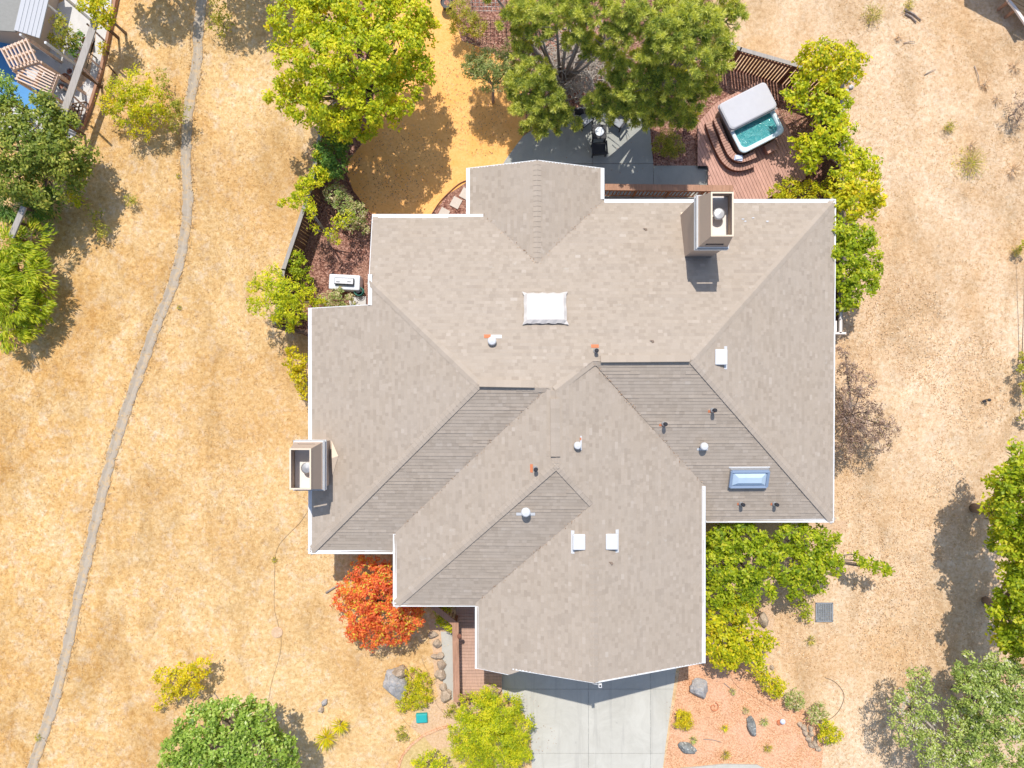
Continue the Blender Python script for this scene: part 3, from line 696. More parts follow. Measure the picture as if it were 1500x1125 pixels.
# pipe vents with caps
def cap_vent(nm, u, v, r_, h_, fl, rust=False, mat='vent_white'):
    c_ = on(nm, u, v, 0)
    m = MB(); m.lathe(c_-Vector((0, 0, .1)), [(r_*.55, 0), (r_*.55, h_+.02), (r_, h_+.03), (r_, h_+.13), (r_*.8, h_+.17), (.01, h_+.19)], 18, .2); o = m.build('roof_vent', M[mat], RF)
    m = MB(); f_ = Matrix.Rotation(math.atan2(PN[nm][1].x, PN[nm][1].z), 4, 'Y') @ Matrix.Rotation(-math.atan2(PN[nm][1].y, PN[nm][1].z), 4, 'X')
    q = on(nm, u+fl[0], v+fl[1], .02); m.box(q, (fl[2], fl[3], .008), M=f_, r=.2); m.build('flashing', M['vent_white'], o)
    if rust: m = MB(); q = on(nm, u+rust[0], v+rust[1], .024); m.box(q, (rust[2], rust[3], .008), M=f_, r=.2); m.build('rusty_flashing', M['rust'], o)
cap_vent('N', 721, 500, .16, .22, (4, -7, .5, .14), (-7, -7.5, .25, .14)); cap_vent('GE', 845.5, 652, .14, .2, (5.5, -3, .07, .52), (5, -9, .06, .10))
cap_vent('GS', 770, 748, .17, .34, (0, 5, .7, .12)); cap_vent('SE', 1029, 653, .15, .26, (0, 5, .42, .1))
def pipe(nm, u, v, h_, fl):
    c_ = on(nm, u, v, 0); m = MB(); m.lathe(c_-Vector((0, 0, .1)), [(.045, 0), (.045, h_+.1), (.075, h_+.1), (.075, h_+.2), (.05, h_+.22)], 12, .2); o = m.build('vent_pipe', M['black_pipe'], RF)
    m = MB(); f_ = Matrix.Rotation(math.atan2(PN[nm][1].x, PN[nm][1].z), 4, 'Y') @ Matrix.Rotation(-math.atan2(PN[nm][1].y, PN[nm][1].z), 4, 'X')
    m.box(on(nm, u+fl[0], v+fl[1], .02), (fl[2], fl[3], .01), M=f_, r=.2); m.build('rusty_flashing', M['rust'], o)
    m = MB(); m.lathe(c_, [(.10, 0), (.09, .08), (.055, .12)], 12, .2); m.build('collar', M['metal_grey'], o)
pipe('N', 872.5, 514, .28, (-1, -7, .28, .13)); pipe('GW', 784.5, 686, .3, (-6, 0, .1, .3)); pipe('SE', 972, 620.5, .3, (-1, 2, .28, .1)); pipe('SE', 1043.5, 600.5, .3, (-1, 2, .28, .1))
pipe('SE', 1085, 737.5, .26, (0, 1, .28, .1)); pipe('SE', 1134, 737.5, .26, (0, 1, .28, .1))
# a gable finial lamp at the garage peak
m = MB(); q = P(879, 1004, 5.2); m.tube([P(868, 1001, 5.3), P(876, 1003, 5.22)], .02); m.box(q, (.13, .16, .10), r=.2, bev=.02); o = m.build('security_camera', M['vent_white'], HZ)
m = MB(); m.lathe(q+Vector((0, 0, .04)), [(.035, 0), (.035, .02)], 12, .2); m.build('lens', M['black'], o)
# torn scraps on the shingles
for n_, (u, v, s_) in enumerate(((1088, 321, .07), (1092, 324, .06), (1103, 319, .07), (1124, 324, .08))):
    m = MB(); c_ = on('N', u, v, .035); m.mesh([c_+Vector((math.cos(a)*s_*random.uniform(.6, 1.3), math.sin(a)*s_*random.uniform(.3, .6), random.uniform(0, .02))) for a in (0, 1.2, 2.3, 3.4, 4.4, 5.3)], [(0, 1, 2, 3, 4, 5)], .2)
    o = m.build('paper_scrap', M['vent_white'], None, c_)
    tag(o, ('leftmost torn white scrap lying on the roof east of the large chimney', 'second torn white scrap from the left on the roof east of the large chimney', 'third torn white scrap from the left on the roof east of the large chimney', 'rightmost flat white scrap lying on the roof east of the large chimney')[n_], 'scrap', 'scraps on the roof')
for n_, (u, v, nm) in enumerate(((955, 500, 'N'), (945, 336, 'N'), (895, 825, 'GE'))):
    m = MB(); c_ = on(nm, u, v, .035); m.mesh([c_+Vector((x, y, z_)) for x, y, z_ in ((-.10, .05, 0), (.05, .04, .02), (.09, -.02, .01), (.03, -.07, .02), (-.02, 0, .03))], [(4, 3, 2, 1, 0)], .3)
    tag(m.build('dry_leaf', M['bark_wood'], None, c_), ('dark dry leaf on the roof just north of the east ridge vent', 'small dark leaf on the roof south of the rear patio', 'small dark leaf on the garage roof below the right white box vent')[n_], 'leaf', 'leaves on the roof')
# ---------------- vegetation ----------------
def rand_dirs(n, up=-.35):
    d_ = RNG.normal(size=(n*3+24, 3)); d_ /= np.linalg.norm(d_, axis=1)[:, None]; d_ = d_[d_[:, 2] > up]
    while len(d_) < n: d_ = np.vstack([d_, d_])
    return d_[:n]
def leaf_mesh(name, pos, dirn, nrm, ln, wd, rnd, mat, parent, org):
    """diamond leaves: pos base, dirn along the leaf, nrm its face normal"""
    n = len(pos)
    dirn = dirn/np.maximum(1e-6, np.linalg.norm(dirn, axis=1))[:, None]
    sd = np.cross(dirn, nrm); sd /= np.maximum(1e-6, np.linalg.norm(sd, axis=1))[:, None]
    L = ln[:, None]; Wd = wd[:, None]
    v = np.stack([pos, pos+dirn*L*.5+sd*Wd*.5, pos+dirn*L, pos+dirn*L*.5-sd*Wd*.5], 1).reshape(-1, 3)-np.array(org)
    me = bpy.data.meshes.new(name); me.vertices.add(4*n); me.vertices.foreach_set('co', v.ravel())
    me.loops.add(4*n); me.loops.foreach_set('vertex_index', np.arange(4*n, dtype=np.int32))
    me.polygons.add(n); me.polygons.foreach_set('loop_start', np.arange(0, 4*n, 4, dtype=np.int32))
    at = me.attributes.new('rnd', 'FLOAT', 'FACE'); at.data.foreach_set('value', np.clip(rnd, 0, 1).astype(np.float32))
    me.materials.append(mat); me.update(); me.validate()
    o = bpy.data.objects.new(name, me); COL.objects.link(o)
    if parent is not None: o.parent = parent
    else: o.location = org
    return o
def crown(name, lobes, mat, parent, org, leaf=(.15, .08), dens=520, clump=.28, style='leaf', flat=.75, hollow=.55, keep=1.0):
    """lobes [(x, y, z, r)]; clumps of leaves sit through the outer shell of every lobe"""
    PO, DI, NO, LN, WD, RN = [], [], [], [], [], []
    for lb in lobes:
        x, y, z_, r_ = lb[:4]; fl = lb[4] if len(lb) > 4 else flat
        n = max(6, int(math.pi*r_*r_*dens*keep)); cr = min(clump, r_*.5); k = max(4, int(4.0*(r_/cr)**2))
        dd = rand_dirs(k); rr = RNG.uniform(hollow, 1.03, k)**.8
        wob = np.array([1+.28*noise.noise(Vector((float(a[0])*1.6+x, float(a[1])*1.6+y, float(a[2])*1.6))) for a in dd])
        cc = dd*(rr*wob*r_)[:, None]*np.array([1, 1, fl])+np.array([x, y, z_])
        cc[:, 2] = np.maximum(cc[:, 2], .08)
        sz = cr*RNG.uniform(.45, 1.05, k); ci = RNG.integers(0, k, n); crn = RNG.uniform(-.26, .26, k)
        off = RNG.normal(size=(n, 3)); off /= np.linalg.norm(off, axis=1)[:, None]; off[:, 2] *= .75
        if style == 'tuft': rad = RNG.uniform(.0, .35, n)
        else: rad = RNG.uniform(.25, 1.0, n)**.6
        p_ = cc[ci]+off*(rad*sz[ci])[:, None]
        outw = p_-np.array([x, y, z_-.3*r_]); outw /= np.maximum(1e-6, np.linalg.norm(outw, axis=1))[:, None]
        rn = RNG.normal(size=(n, 3))
        if style == 'tuft':
            di = off+outw*.35+rn*.15; no = rn+np.array([0, 0, .8])
        elif style == 'frond':
            di = outw*np.array([1, 1, .1])+rn*.22+np.array([0, 0, -.25]); no = np.array([0, 0, 1.0])+rn*.4
        else:
            no = off*.5+outw*.5+rn*.42+np.array([0, 0, .6]); di = np.cross(no, RNG.normal(size=(n, 3)))
        # taller leaves catch fresher colour: value is random by clump and by leaf only
        PO.append(p_); DI.append(di); NO.append(no); LN.append(leaf[0]*RNG.uniform(.6, 1.3, n)); WD.append(leaf[1]*RNG.uniform(.6, 1.3, n))
        RN.append(.46+crn[ci]+RNG.normal(size=n)*.2)
    return leaf_mesh(name, np.vstack(PO), np.vstack(DI), np.vstack(NO), np.concatenate(LN), np.concatenate(WD), np.concatenate(RN), mat, parent, org)
def stems(base, lobes, tr, mat, parent, twig=3, name='trunk', lean=.12):
    m = MB(); b = Vector(base); hs = max(.25, min(l[2] for l in lobes)*.55)
    mean = Vector((sum(l[0] for l in lobes)/len(lobes), sum(l[1] for l in lobes)/len(lobes), 0))
    fork = Vector((b.x+(mean.x-b.x)*.5, b.y+(mean.y-b.y)*.5, b.z+hs)); jit = lambda s: Vector((random.uniform(-s, s), random.uniform(-s, s), random.uniform(-s, s)*.5))
    m.tube([b-Vector((0, 0, .15)), b+(fork-b)*.5+jit(tr*.6), fork], [tr*1.25, tr, tr*.85], 9, .4)
    for l in lobes:
        c_ = Vector(l[:3]); mid = fork.lerp(c_, .5)+Vector((0, 0, -.05*l[3]))+jit(.12*l[3]); e_ = c_+Vector((0, 0, -.1*l[3]))
        m.tube([fork-Vector((0, 0, tr*.5)), mid, e_], [tr*.62, tr*.42, tr*.2], 6, random.random())
        for _ in range(twig):
            s_ = mid.lerp(e_, random.uniform(.2, 1)); dd = rand_dirs(1, -.1)[0]
            q = s_+Vector((dd[0], dd[1], dd[2]*.7))*l[3]*random.uniform(.6, .95)
            m.tube([s_, s_.lerp(q, .5)+jit(.1*l[3]), q], [tr*.22, tr*.14, tr*.05], 4, random.random(), False)
    return m.build(name, mat, parent)
def LB(pts):
    """(u, v, z, r in photo pixels [, flatness]) to world lobes"""
    out = []
    for q in pts:
        p = P(q[0], q[1], q[2]); out.append((p.x, p.y, p.z, px(q[3], q[2]))+tuple(q[4:5]))
    return out
def tree(name, label, cat, pts, mat, base=None, tr=.12, leaf=(.15, .08), dens=520, clump=.28, style='leaf', bark='bark_wood', group=None, flat=.75, twig=3, hollow=.55, crown_name='crown', keep=1.0):
    lobes = LB(pts); ax = sum(l[0]*l[3] for l in lobes)/sum(l[3] for l in lobes); ay = sum(l[1]*l[3] for l in lobes)/sum(l[3] for l in lobes)
    if base: b = P(base[0], base[1], 0)
    else: b = Vector((ax, ay, 0))
    b.z = gz(b.x, b.y)
    t_ = empty(name, b, label, cat, group)
    stems(b, lobes, tr, M[bark], t_, twig, 'trunk' if crown_name == 'crown' else 'stem')
    crown(crown_name, lobes, M[mat], t_, tuple(b), leaf, dens, clump, style, flat, hollow, keep)
    return t_
def shrub(name, label, pts, mat, cat='shrub', tr=.03, **kw):
    kw.setdefault('leaf', (.10, .055)); kw.setdefault('dens', 750); kw.setdefault('clump', .16)
    return tree(name, label, cat, pts, mat, tr=tr, crown_name='foliage', **kw)

# big lime tree west of the granite yard
tree('broadleaf_tree', 'large bright lime-green tree overhanging the west side of the orange yard', 'tree',
     [(430, 30, 4.6, 36), (480, 18, 5.0, 44), (540, 12, 5.2, 46), (595, 20, 4.8, 38), (618, 45, 4.2, 24), (425, 90, 4.2, 30), (468, 78, 5.0, 42), (525, 80, 5.6, 48), (580, 70, 5.0, 40), (605, 105, 4.2, 30),
      (410, 140, 3.2, 22), (440, 148, 3.4, 30), (490, 140, 4.6, 42), (545, 140, 4.6, 40), (590, 130, 4.0, 32), (500, 185, 3.2, 26), (528, 182, 3.2, 26), (565, 170, 3.4, 24), (470, 170, 3.2, 24), (505, -30, 5.0, 50), (575, -30, 5.0, 44), (450, -20, 4.6, 36)],
     'leaf_lime', base=(545, 165), tr=.2, leaf=(.14, .085), dens=640, clump=.26)
tree('broadleaf_tree', 'tree standing beyond the top left edge whose shade falls on the dry field', 'tree', [(330, -190, 5, 48), (290, -150, 4.5, 40), (340, -128, 4, 36), (365, -170, 4.5, 40), (318, -95, 2.6, 26)], 'leaf_green', tr=.2, leaf=(.2, .12), dens=200, clump=.4)
tree('broadleaf_tree', 'tree beyond the top edge shading the field beside the neighbouring fence', 'tree', [(185, -170, 4.5, 40), (150, -130, 4, 34), (165, -80, 2.6, 24), (180, -100, 3.5, 26)], 'leaf_green', tr=.2, leaf=(.2, .12), dens=200, clump=.4)
# pine group over the patio
PINE = dict(leaf=(.17, .028), dens=2600, clump=.22, style='tuft', hollow=.35)
tree('pine_tree', 'tall open-crowned pine with bare twiggy middle above the rear patio', 'tree',
     [(700, -40, 5, 40), (770, 15, 4.6, 24, .5), (815, 20, 5.4, 30, .5), (868, 12, 6.2, 36, .5), (915, 8, 6.6, 30, .5), (850, 50, 5.2, 22, .5), (868, 72, 4.6, 20, .5), (838, 18, 5.6, 26, .5), (748, 30, 4.2, 20, .5), (762, 52, 3.8, 16, .5), (890, 70, 4.8, 20, .5), (760, 105, 3.2, 14, .5), (905, 45, 6.0, 26, .5), (830, 60, 4.6, 12, .6), (790, 45, 4.2, 20, .5),
      (785, 108, 3.8, 28, .5), (770, 135, 3.2, 26, .5), (800, 142, 3.4, 26, .5), (818, 150, 3.2, 14, .6), (775, 160, 3.0, 24, .5), (795, 170, 2.8, 18, .5), (812, 172, 2.7, 12, .5), (830, 165, 2.6, 12, .5), (845, 182, 2.4, 9, .5), (765, 78, 3.4, 18, .5), (752, 120, 3.0, 18, .5), (758, 148, 2.8, 16, .5), (820, 182, 2.4, 14, .5), (790, 186, 2.5, 14, .5), (768, 186, 2.4, 10, .5)],
     'leaf_pine', base=(838, 128), tr=.15, bark='dead_branch', twig=9, **PINE)
tree('pine_tree', 'dense green pine between the patio chairs and the hot tub deck', 'tree',
     [(985, 50, 6.6, 36, .5), (1030, 40, 6.2, 32, .5), (1015, 78, 6.0, 34, .5), (1052, 90, 5.0, 24, .5), (1060, 60, 5.2, 22, .5), (960, 80, 5.8, 26, .5), (945, 30, 6.4, 24, .5), (1075, 20, 5.4, 22, .5), (960, 50, 6.0, 24, .5), (925, 90, 5.0, 22, .5), (900, 100, 4.4, 18, .5), (1010, 118, 4.6, 24, .5), (1000, 28, 6.6, 30, .5), (930, 150, 3.8, 24, .5), (885, 158, 3.3, 14, .5), (960, 168, 3.2, 16, .5), (1022, 140, 4, 14, .5), (1040, 0, 5.8, 36, .5), (990, 5, 6.2, 34, .5),
      (945, 120, 4.8, 28, .5), (915, 125, 4.4, 22, .5), (880, 140, 3.6, 16, .5), (865, 145, 3.4, 12, .5), (940, 150, 4.0, 26, .5), (905, 155, 3.6, 18, .5), (985, 120, 5.0, 28, .5), (1005, 150, 4.0, 24, .5), (975, 155, 3.8, 22, .5), (950, 178, 3.0, 14, .5), (995, 172, 3.2, 18, .5), (1035, 112, 4.4, 16, .5), (890, 172, 3.0, 13, .5), (870, 160, 3.0, 12, .5), (1010, 172, 3.0, 14, .5), (1040, 130, 3.6, 14, .5), (925, 175, 3.0, 12, .5)],
     'leaf_pine', base=(945, 140), tr=.16, bark='dead_branch', twig=8, **PINE)
# fallen grey twigs under the pine
m = MB()
for _ in range(800):
    c_ = P(random.gauss(842, 34), random.gauss(96, 24), random.uniform(.2, 2.8)); a = random.uniform(0, 6.28); L = random.uniform(.3, 1.1); q = c_+Vector((math.cos(a)*L, math.sin(a)*L-.1, random.uniform(-.3, .25)))
    m.tube([c_, c_.lerp(q, .5)+Vector((random.uniform(-.08, .08), random.uniform(-.08, .08), 0)), q], [.022, .015, .006], 4, random.random(), False)
bt = empty('dead_shrub', Q(838, 110, 0), 'tangle of bare grey dead branches in the gap of the tall pine', 'dead shrub'); m.build('branches', M['pale_branch'], bt)['kind'] = 'stuff'
tree('sparse_tree', 'small wispy grey-green tree between the orange yard and the tall pine', 'tree', [(700, 92, 2.7, 22, .6), (722, 92, 2.8, 24, .6), (745, 98, 2.8, 20, .6), (712, 112, 2.4, 20, .6), (690, 100, 2.4, 14, .6), (735, 118, 2.4, 18, .6), (750, 70, 2.6, 14, .6)],
     'leaf_mix2', base=(722, 150), tr=.06, leaf=(.13, .035), dens=900, clump=.2, twig=12, bark='dead_branch')
shrub('feathery_shrub', 'feathery green shrub spilling onto the top of the orange yard', [(672, 14, 1.4, 16), (684, 32, 1.2, 18), (668, 38, .9, 12), (700, 40, 1.0, 14)], 'leaf_olive', leaf=(.14, .03), dens=900)
shrub('golden_shrub', 'yellow-green rounded shrub with a dark shadow at the top of the yard', [(768, 8, 1.5, 18), (778, 18, 1.4, 14), (762, -6, 1.5, 16)], 'leaf_yellowgreen')
def spiky(name, label, u, v, r_, n=46, mat='leaf_yellowgreen', z_=.15, group=None, wd=.045, cat='plant', hgt=.35):
    c_ = Q(u, v, z_, 0); c_.z = gz(c_.x, c_.y); rr = px(r_, z_); q = empty(name, c_, label, cat, group)
    a = RNG.uniform(0, 6.283, n); e = RNG.uniform(.1, 1.1, n); di = np.stack([np.cos(a)*np.cos(e), np.sin(a)*np.cos(e), np.sin(e)], 1)
    base = np.array([[c_.x, c_.y, c_.z+z_]])+di*.04
    leaf_mesh('leaves', base, di, RNG.normal(size=(n, 3))*.2+np.array([0, 0, 1]), rr*RNG.uniform(.7, 1.1, n), np.full(n, wd), RNG.uniform(.2, 1, n), M[mat], q, tuple(c_))
    m = MB(); m.lathe(c_, [(.05, -.05), (.06, z_*.6), (.03, z_)], 8, .4); m.build('stem', M['bark_wood'], q); return q
spiky('spiky_plant', 'upper spiky yellow-green plant between the pine and the tub deck', 997, 108, 17, 60, z_=1.8, group='spiky plants by the deck', cat='plant')
spiky('spiky_plant', 'lower spiky plant hanging over the corner of the tub deck', 1012, 170, 19, 60, z_=1.2, group='spiky plants by the deck', cat='plant')
shrub('golden_shrub', 'round olive-yellow shrub in the bark bed between patio and deck', [(978, 205, .8, 18), (970, 215, .7, 14), (988, 212, .7, 15), (980, 222, .6, 12)], 'leaf_olive', leaf=(.10, .03), dens=1100)

# trees along the east fence
G = 'bright trees along the east fence'
E_ = dict(leaf=(.17, .095), dens=420, clump=.26, group=G, bark='pale_branch', twig=3)
tree('fence_tree', 'northernmost bright tree over the corner of the slatted fence', 'tree', [(1196, 80, 3.4, 22), (1225, 78, 3.4, 15), (1190, 100, 3.2, 20), (1215, 108, 3.2, 22), (1240, 95, 3.2, 20), (1256, 88, 3.0, 13), (1252, 110, 2.8, 14), (1228, 125, 2.8, 14), (1178, 84, 3.0, 12), (1245, 70, 3.0, 8)], 'leaf_yellowgreen', base=(1200, 135), tr=.07, **E_)
tree('fence_tree', 'bright tree leaning over the planting beside the hot tub', 'tree', [(1170, 125, 2.8, 14), (1160, 145, 2.6, 14), (1182, 152, 2.6, 16), (1210, 140, 3.0, 20), (1235, 145, 2.8, 14), (1205, 165, 2.8, 16), (1225, 170, 2.8, 16), (1178, 128, 3, 12)], 'leaf_lime', base=(1190, 165), tr=.06, **E_)
tree('fence_tree', 'bright tree with a pale forked limb east of the tub deck', 'tree', [(1215, 190, 2.8, 20), (1235, 190, 2.6, 16), (1185, 212, 2.4, 18), (1205, 210, 2.6, 18), (1188, 232, 2.2, 18), (1230, 215, 2.8, 18), (1250, 235, 2.8, 20), (1270, 235, 2.6, 18), (1240, 255, 2.8, 20), (1278, 255, 2.4, 12), (1163, 212, 2.0, 9)], 'leaf_lime', base=(1215, 235), tr=.07, **E_)
tree('fence_tree', 'bright tree at the northeast corner of the roof', 'tree', [(1235, 280, 2.8, 22), (1262, 275, 2.8, 22), (1278, 290, 2.6, 16), (1245, 305, 2.8, 22), (1270, 308, 2.4, 14), (1230, 300, 2.4, 16)], 'leaf_yellowgreen', base=(1240, 300), tr=.07, **E_)
tree('fence_tree', 'bright green tree beside the middle of the east gutter', 'tree', [(1238, 338, 2.8, 20), (1260, 350, 2.6, 22), (1272, 372, 2.6, 18), (1240, 370, 2.8, 24), (1232, 352, 2.5, 18), (1276, 392, 2.4, 14)], 'leaf_green', base=(1235, 365), tr=.07, **E_)
tree('fence_tree', 'southernmost bright tree of the row beside the east gutter', 'tree', [(1240, 405, 2.6, 24), (1265, 402, 2.6, 20), (1268, 420, 2.4, 16), (1240, 430, 2.4, 20), (1232, 445, 2.2, 12), (1250, 440, 2.2, 12)], 'leaf_green', base=(1235, 425), tr=.07, **E_)
shrub('hedge_shrub', 'wide low green shrub against the north gutter at the deck corner', [(1140, 283, 1.2, 14), (1160, 276, 1.3, 16), (1182, 280, 1.3, 18), (1200, 286, 1.2, 16), (1150, 292, 1.0, 14), (1215, 275, 1.4, 14)], 'leaf_yellowgreen')

# west side by the fence
shrub('dark_shrub', 'dense dark green shrub in the shade south of the lime tree', [(482, 222, 2.2, 22), (490, 240, 2.0, 20), (498, 212, 1.8, 16), (476, 250, 1.6, 16)], 'leaf_dark', leaf=(.13, .07), tr=.05)
shrub('fence_shrub', 'bright leafy shrub growing over the west fence top', [(465, 225, 2.2, 9), (462, 262, 2.2, 15), (448, 270, 2.1, 13), (475, 255, 2, 10), (438, 282, 2.0, 10), (430, 297, 1.9, 9), (412, 297, 1.8, 6)], 'leaf_lime', base=(470, 285), tr=.04, leaf=(.12, .07))
shrub('variegated_shrub', 'grey-green speckled shrub at the edge of the orange yard', [(490, 285, 1.4, 16), (505, 300, 1.3, 16), (520, 310, 1.2, 16), (512, 325, 1.0, 12), (528, 325, .9, 9), (535, 338, .8, 6)], 'leaf_mix', leaf=(.12, .05))
tree('leaning_tree', 'slim leaning tree with thin lime leaves over the red bark bed', 'tree', [(448, 300, 2.6, 14), (455, 312, 2.6, 10), (460, 335, 2.2, 7), (498, 325, 2.0, 12), (512, 318, 2.0, 9), (484, 342, 1.9, 9), (492, 352, 1.6, 8), (442, 290, 2.6, 10)], 'leaf_lime', base=(482, 360), tr=.05, leaf=(.14, .05), dens=420, clump=.16, twig=5, bark='pale_branch')
tree('fence_tree', 'feathery lime-green tree spreading over the bend of the west fence', 'tree', [(405, 420, 2.4, 20), (385, 412, 2.2, 14), (372, 420, 2.0, 10), (400, 445, 2.4, 22), (428, 430, 2.6, 20), (430, 455, 2.4, 20), (372, 447, 2.1, 12), (452, 432, 2.0, 12), (420, 470, 2.0, 14), (465, 442, 1.6, 10), (402, 392, 2.2, 7)], 'leaf_lime', base=(440, 450), tr=.06, leaf=(.16, .045), dens=620, clump=.24)
shrub('dark_shrub', 'dark glossy shrub against the inside of the west fence', [(432, 380, 1.5, 12), (440, 392, 1.4, 14), (445, 410, 1.2, 12), (430, 398, 1.3, 10)], 'leaf_green', leaf=(.11, .06))
shrub('mottled_shrub', 'low mottled shrub between the west eave and the white outdoor unit', [(478, 438, .8, 12), (495, 435, .8, 13), (508, 440, .7, 12), (485, 445, .7, 10)], 'leaf_mix', leaf=(.10, .05))
shrub('golden_shrub', 'yellow leafy shrub beside the west gutter below the fence', [(428, 515, 1.2, 9), (435, 530, 1.3, 13), (440, 550, 1.2, 12), (430, 545, 1.0, 10), (444, 565, 1.0, 10), (422, 530, .9, 7), (446, 580, .9, 7)], 'leaf_gold', leaf=(.13, .07), dens=520, base=(445, 545))

# west edge trees
tree('oak_tree', 'big dark oak on the west edge below the white pergola', 'tree', [(20, 176, 2.79, 34), (60, 171, 2.98, 34), (95, 196, 2.60, 28), (115, 226, 2.23, 24), (30, 216, 3.10, 42), (75, 226, 2.85, 38), (105, 256, 1.98, 24), (20, 261, 2.60, 38), (65, 271, 2.23, 34), (-25, 211, 2.85, 44), (118, 249, 1.86, 14), (85, 171, 2.60, 16)], 'leaf_oak2', base=(80, 235), tr=.24, leaf=(.15, .085), dens=520, clump=.34)
tree('oak_tree', 'smaller grey-green tree west of the pergola at the photo edge', 'tree', [(8, 120, 3.4, 16), (18, 138, 3.2, 14), (-8, 128, 3.4, 18), (4, 150, 3, 12)], 'leaf_oak', base=(40, 170), tr=.08, leaf=(.12, .05), dens=600)
tree('conifer_tree', 'bright conifer with drooping layered sprays at the west edge', 'tree', [(15, 360, 1.80, 30, .5), (45, 350, 1.53, 24, .5), (10, 400, 1.71, 36, .5), (45, 395, 1.44, 26, .5), (62, 420, 0.99, 16, .5), (20, 440, 1.44, 34, .5), (55, 445, 0.99, 20, .5), (15, 480, 1.08, 28, .5), (40, 480, 0.81, 18, .5), (-20, 420, 1.80, 44, .5), (62, 455, 0.72, 14, .5)], 'leaf_green', base=(20, 420), tr=.18, leaf=(.24, .05), dens=520, clump=.36, style='frond')
tree('conifer_tree', 'dark feathery conifer between the oak and the bright conifer', 'tree', [(15, 300, 1.56, 22, .5), (50, 300, 1.32, 20, .5), (75, 300, 1.08, 14, .5), (60, 330, 1.08, 14, .5), (8, 325, 1.32, 18, .5), (55, 285, 1.20, 18, .5)], 'leaf_dark', base=(50, 310), tr=.1, leaf=(.24, .045), dens=520, clump=.34, style='frond')

# field shrubs
W_ = dict(leaf=(.12, .05), clump=.22)
shrub('field_shrub', 'large sparse yellow-green shrub beside the top bend of the ditch', [(175, 135, 1.5, 22), (200, 125, 1.6, 24), (215, 150, 1.5, 26), (185, 165, 1.3, 22), (228, 170, 1.1, 18), (160, 155, 1.1, 16), (205, 190, .9, 16), (190, 145, 1.4, 20)], 'leaf_yellowgreen', dens=520, **W_)
shrub('field_shrub', 'airy shrub touching the ditch east of the large field shrub', [(248, 155, 1.1, 18), (262, 165, 1.0, 16), (240, 130, 1.0, 14), (235, 108, .8, 10), (252, 180, .8, 14)], 'leaf_olive', dens=330, **W_)
shrub('field_shrub', 'pale wispy shrub just right of the top end of the ditch', [(318, 12, 1.0, 16), (330, 30, .8, 14), (310, 35, .6, 10), (325, 50, .5, 8)], 'leaf_olive', dens=300, **W_)
shrub('weed_shrub', 'small round green weed in the open field west of the ditch', [(190, 290, .35, 9), (194, 296, .3, 8)], 'leaf_olive', dens=700, leaf=(.09, .03))
shrub('weed_shrub', 'small bright weed at the shadow edge of the oak', [(108, 288, .5, 10), (116, 295, .4, 8)], 'leaf_lime', dens=500, leaf=(.16, .05))
shrub('weed_shrub', 'loose straggly green weed below the small bright weed', [(145, 332, .5, 12), (152, 340, .5, 11), (135, 318, .4, 9), (148, 310, .3, 7), (128, 305, .3, 6)], 'leaf_olive', dens=330, leaf=(.11, .04))
tree('oak_tree', 'glossy green oak at the lower left edge of the photo', 'tree', [(290, 1065, 3.2, 34), (335, 1058, 3.6, 36), (375, 1050, 3.2, 28), (270, 1095, 3.0, 34), (325, 1100, 4.2, 44), (375, 1095, 3.8, 38), (410, 1105, 3.0, 26), (350, 1140, 4, 44), (290, 1140, 3.6, 44), (400, 1080, 2.6, 20), (310, 1045, 2.6, 16), (365, 1036, 2.6, 14), (255, 1120, 2.6, 20), (425, 1115, 2.4, 14)], 'leaf_oak', base=(365, 1070), tr=.18, leaf=(.15, .09), dens=480, clump=.26)
shrub('golden_shrub', 'bright golden shrub standing alone above the lower left oak', [(240, 990, 1.1, 14), (258, 998, 1.2, 16), (280, 990, 1.3, 17), (298, 978, 1.2, 15), (285, 1010, 1.0, 12), (245, 1018, .9, 13), (266, 1020, .8, 10), (232, 1036, .6, 6), (262, 980, 1, 8)], 'leaf_gold', leaf=(.11, .06), dens=650, base=(275, 1010))
spiky('grass_plant', 'larger left clump of yellow spiky grass in the lower field', 477, 1080, 20, 130, group='yellow grass clumps in the lower field', wd=.03, z_=.25)
spiky('grass_plant', 'smaller right clump of yellow spiky grass in the lower field', 498, 1062, 16, 110, group='yellow grass clumps in the lower field', wd=.03, z_=.3)
tree('red_shrub', 'large fiery red and orange shrub beside the southwest entry corner', 'shrub', [(535, 838, 1.8, 22), (560, 850, 2.0, 22), (515, 865, 1.6, 20), (548, 875, 2.2, 30), (505, 885, 1.3, 18), (530, 905, 1.9, 28), (570, 900, 2.1, 30), (600, 905, 1.8, 22), (545, 930, 1.5, 20), (580, 925, 1.6, 22), (610, 892, 1.6, 10), (520, 925, 1.3, 14)], 'leaf_red', base=(555, 870), tr=.06, leaf=(.13, .055), dens=900, clump=.17, twig=2, crown_name='foliage')
shrub('groundcover_plant', 'mound of small green groundcover beside the bluish boulder', [(605, 990, .35, 14), (620, 1000, .35, 14), (600, 1015, .35, 16), (615, 1022, .35, 16), (590, 1032, .25, 12), (603, 1034, .25, 9), (627, 1020, .25, 10)], 'leaf_yellowgreen', leaf=(.07, .035), dens=1200, clump=.12)
shrub('groundcover_plant', 'small green plant left of the curved path edging', [(588, 1072, .25, 8), (592, 1080, .2, 7), (586, 1080, .2, 6)], 'leaf_olive', leaf=(.08, .035))
shrub('groundcover_plant', 'low plant at the foot of the entry walkway railing', [(660, 1037, .3, 8), (668, 1044, .25, 7), (655, 1045, .2, 6)], 'leaf_olive', leaf=(.08, .035))
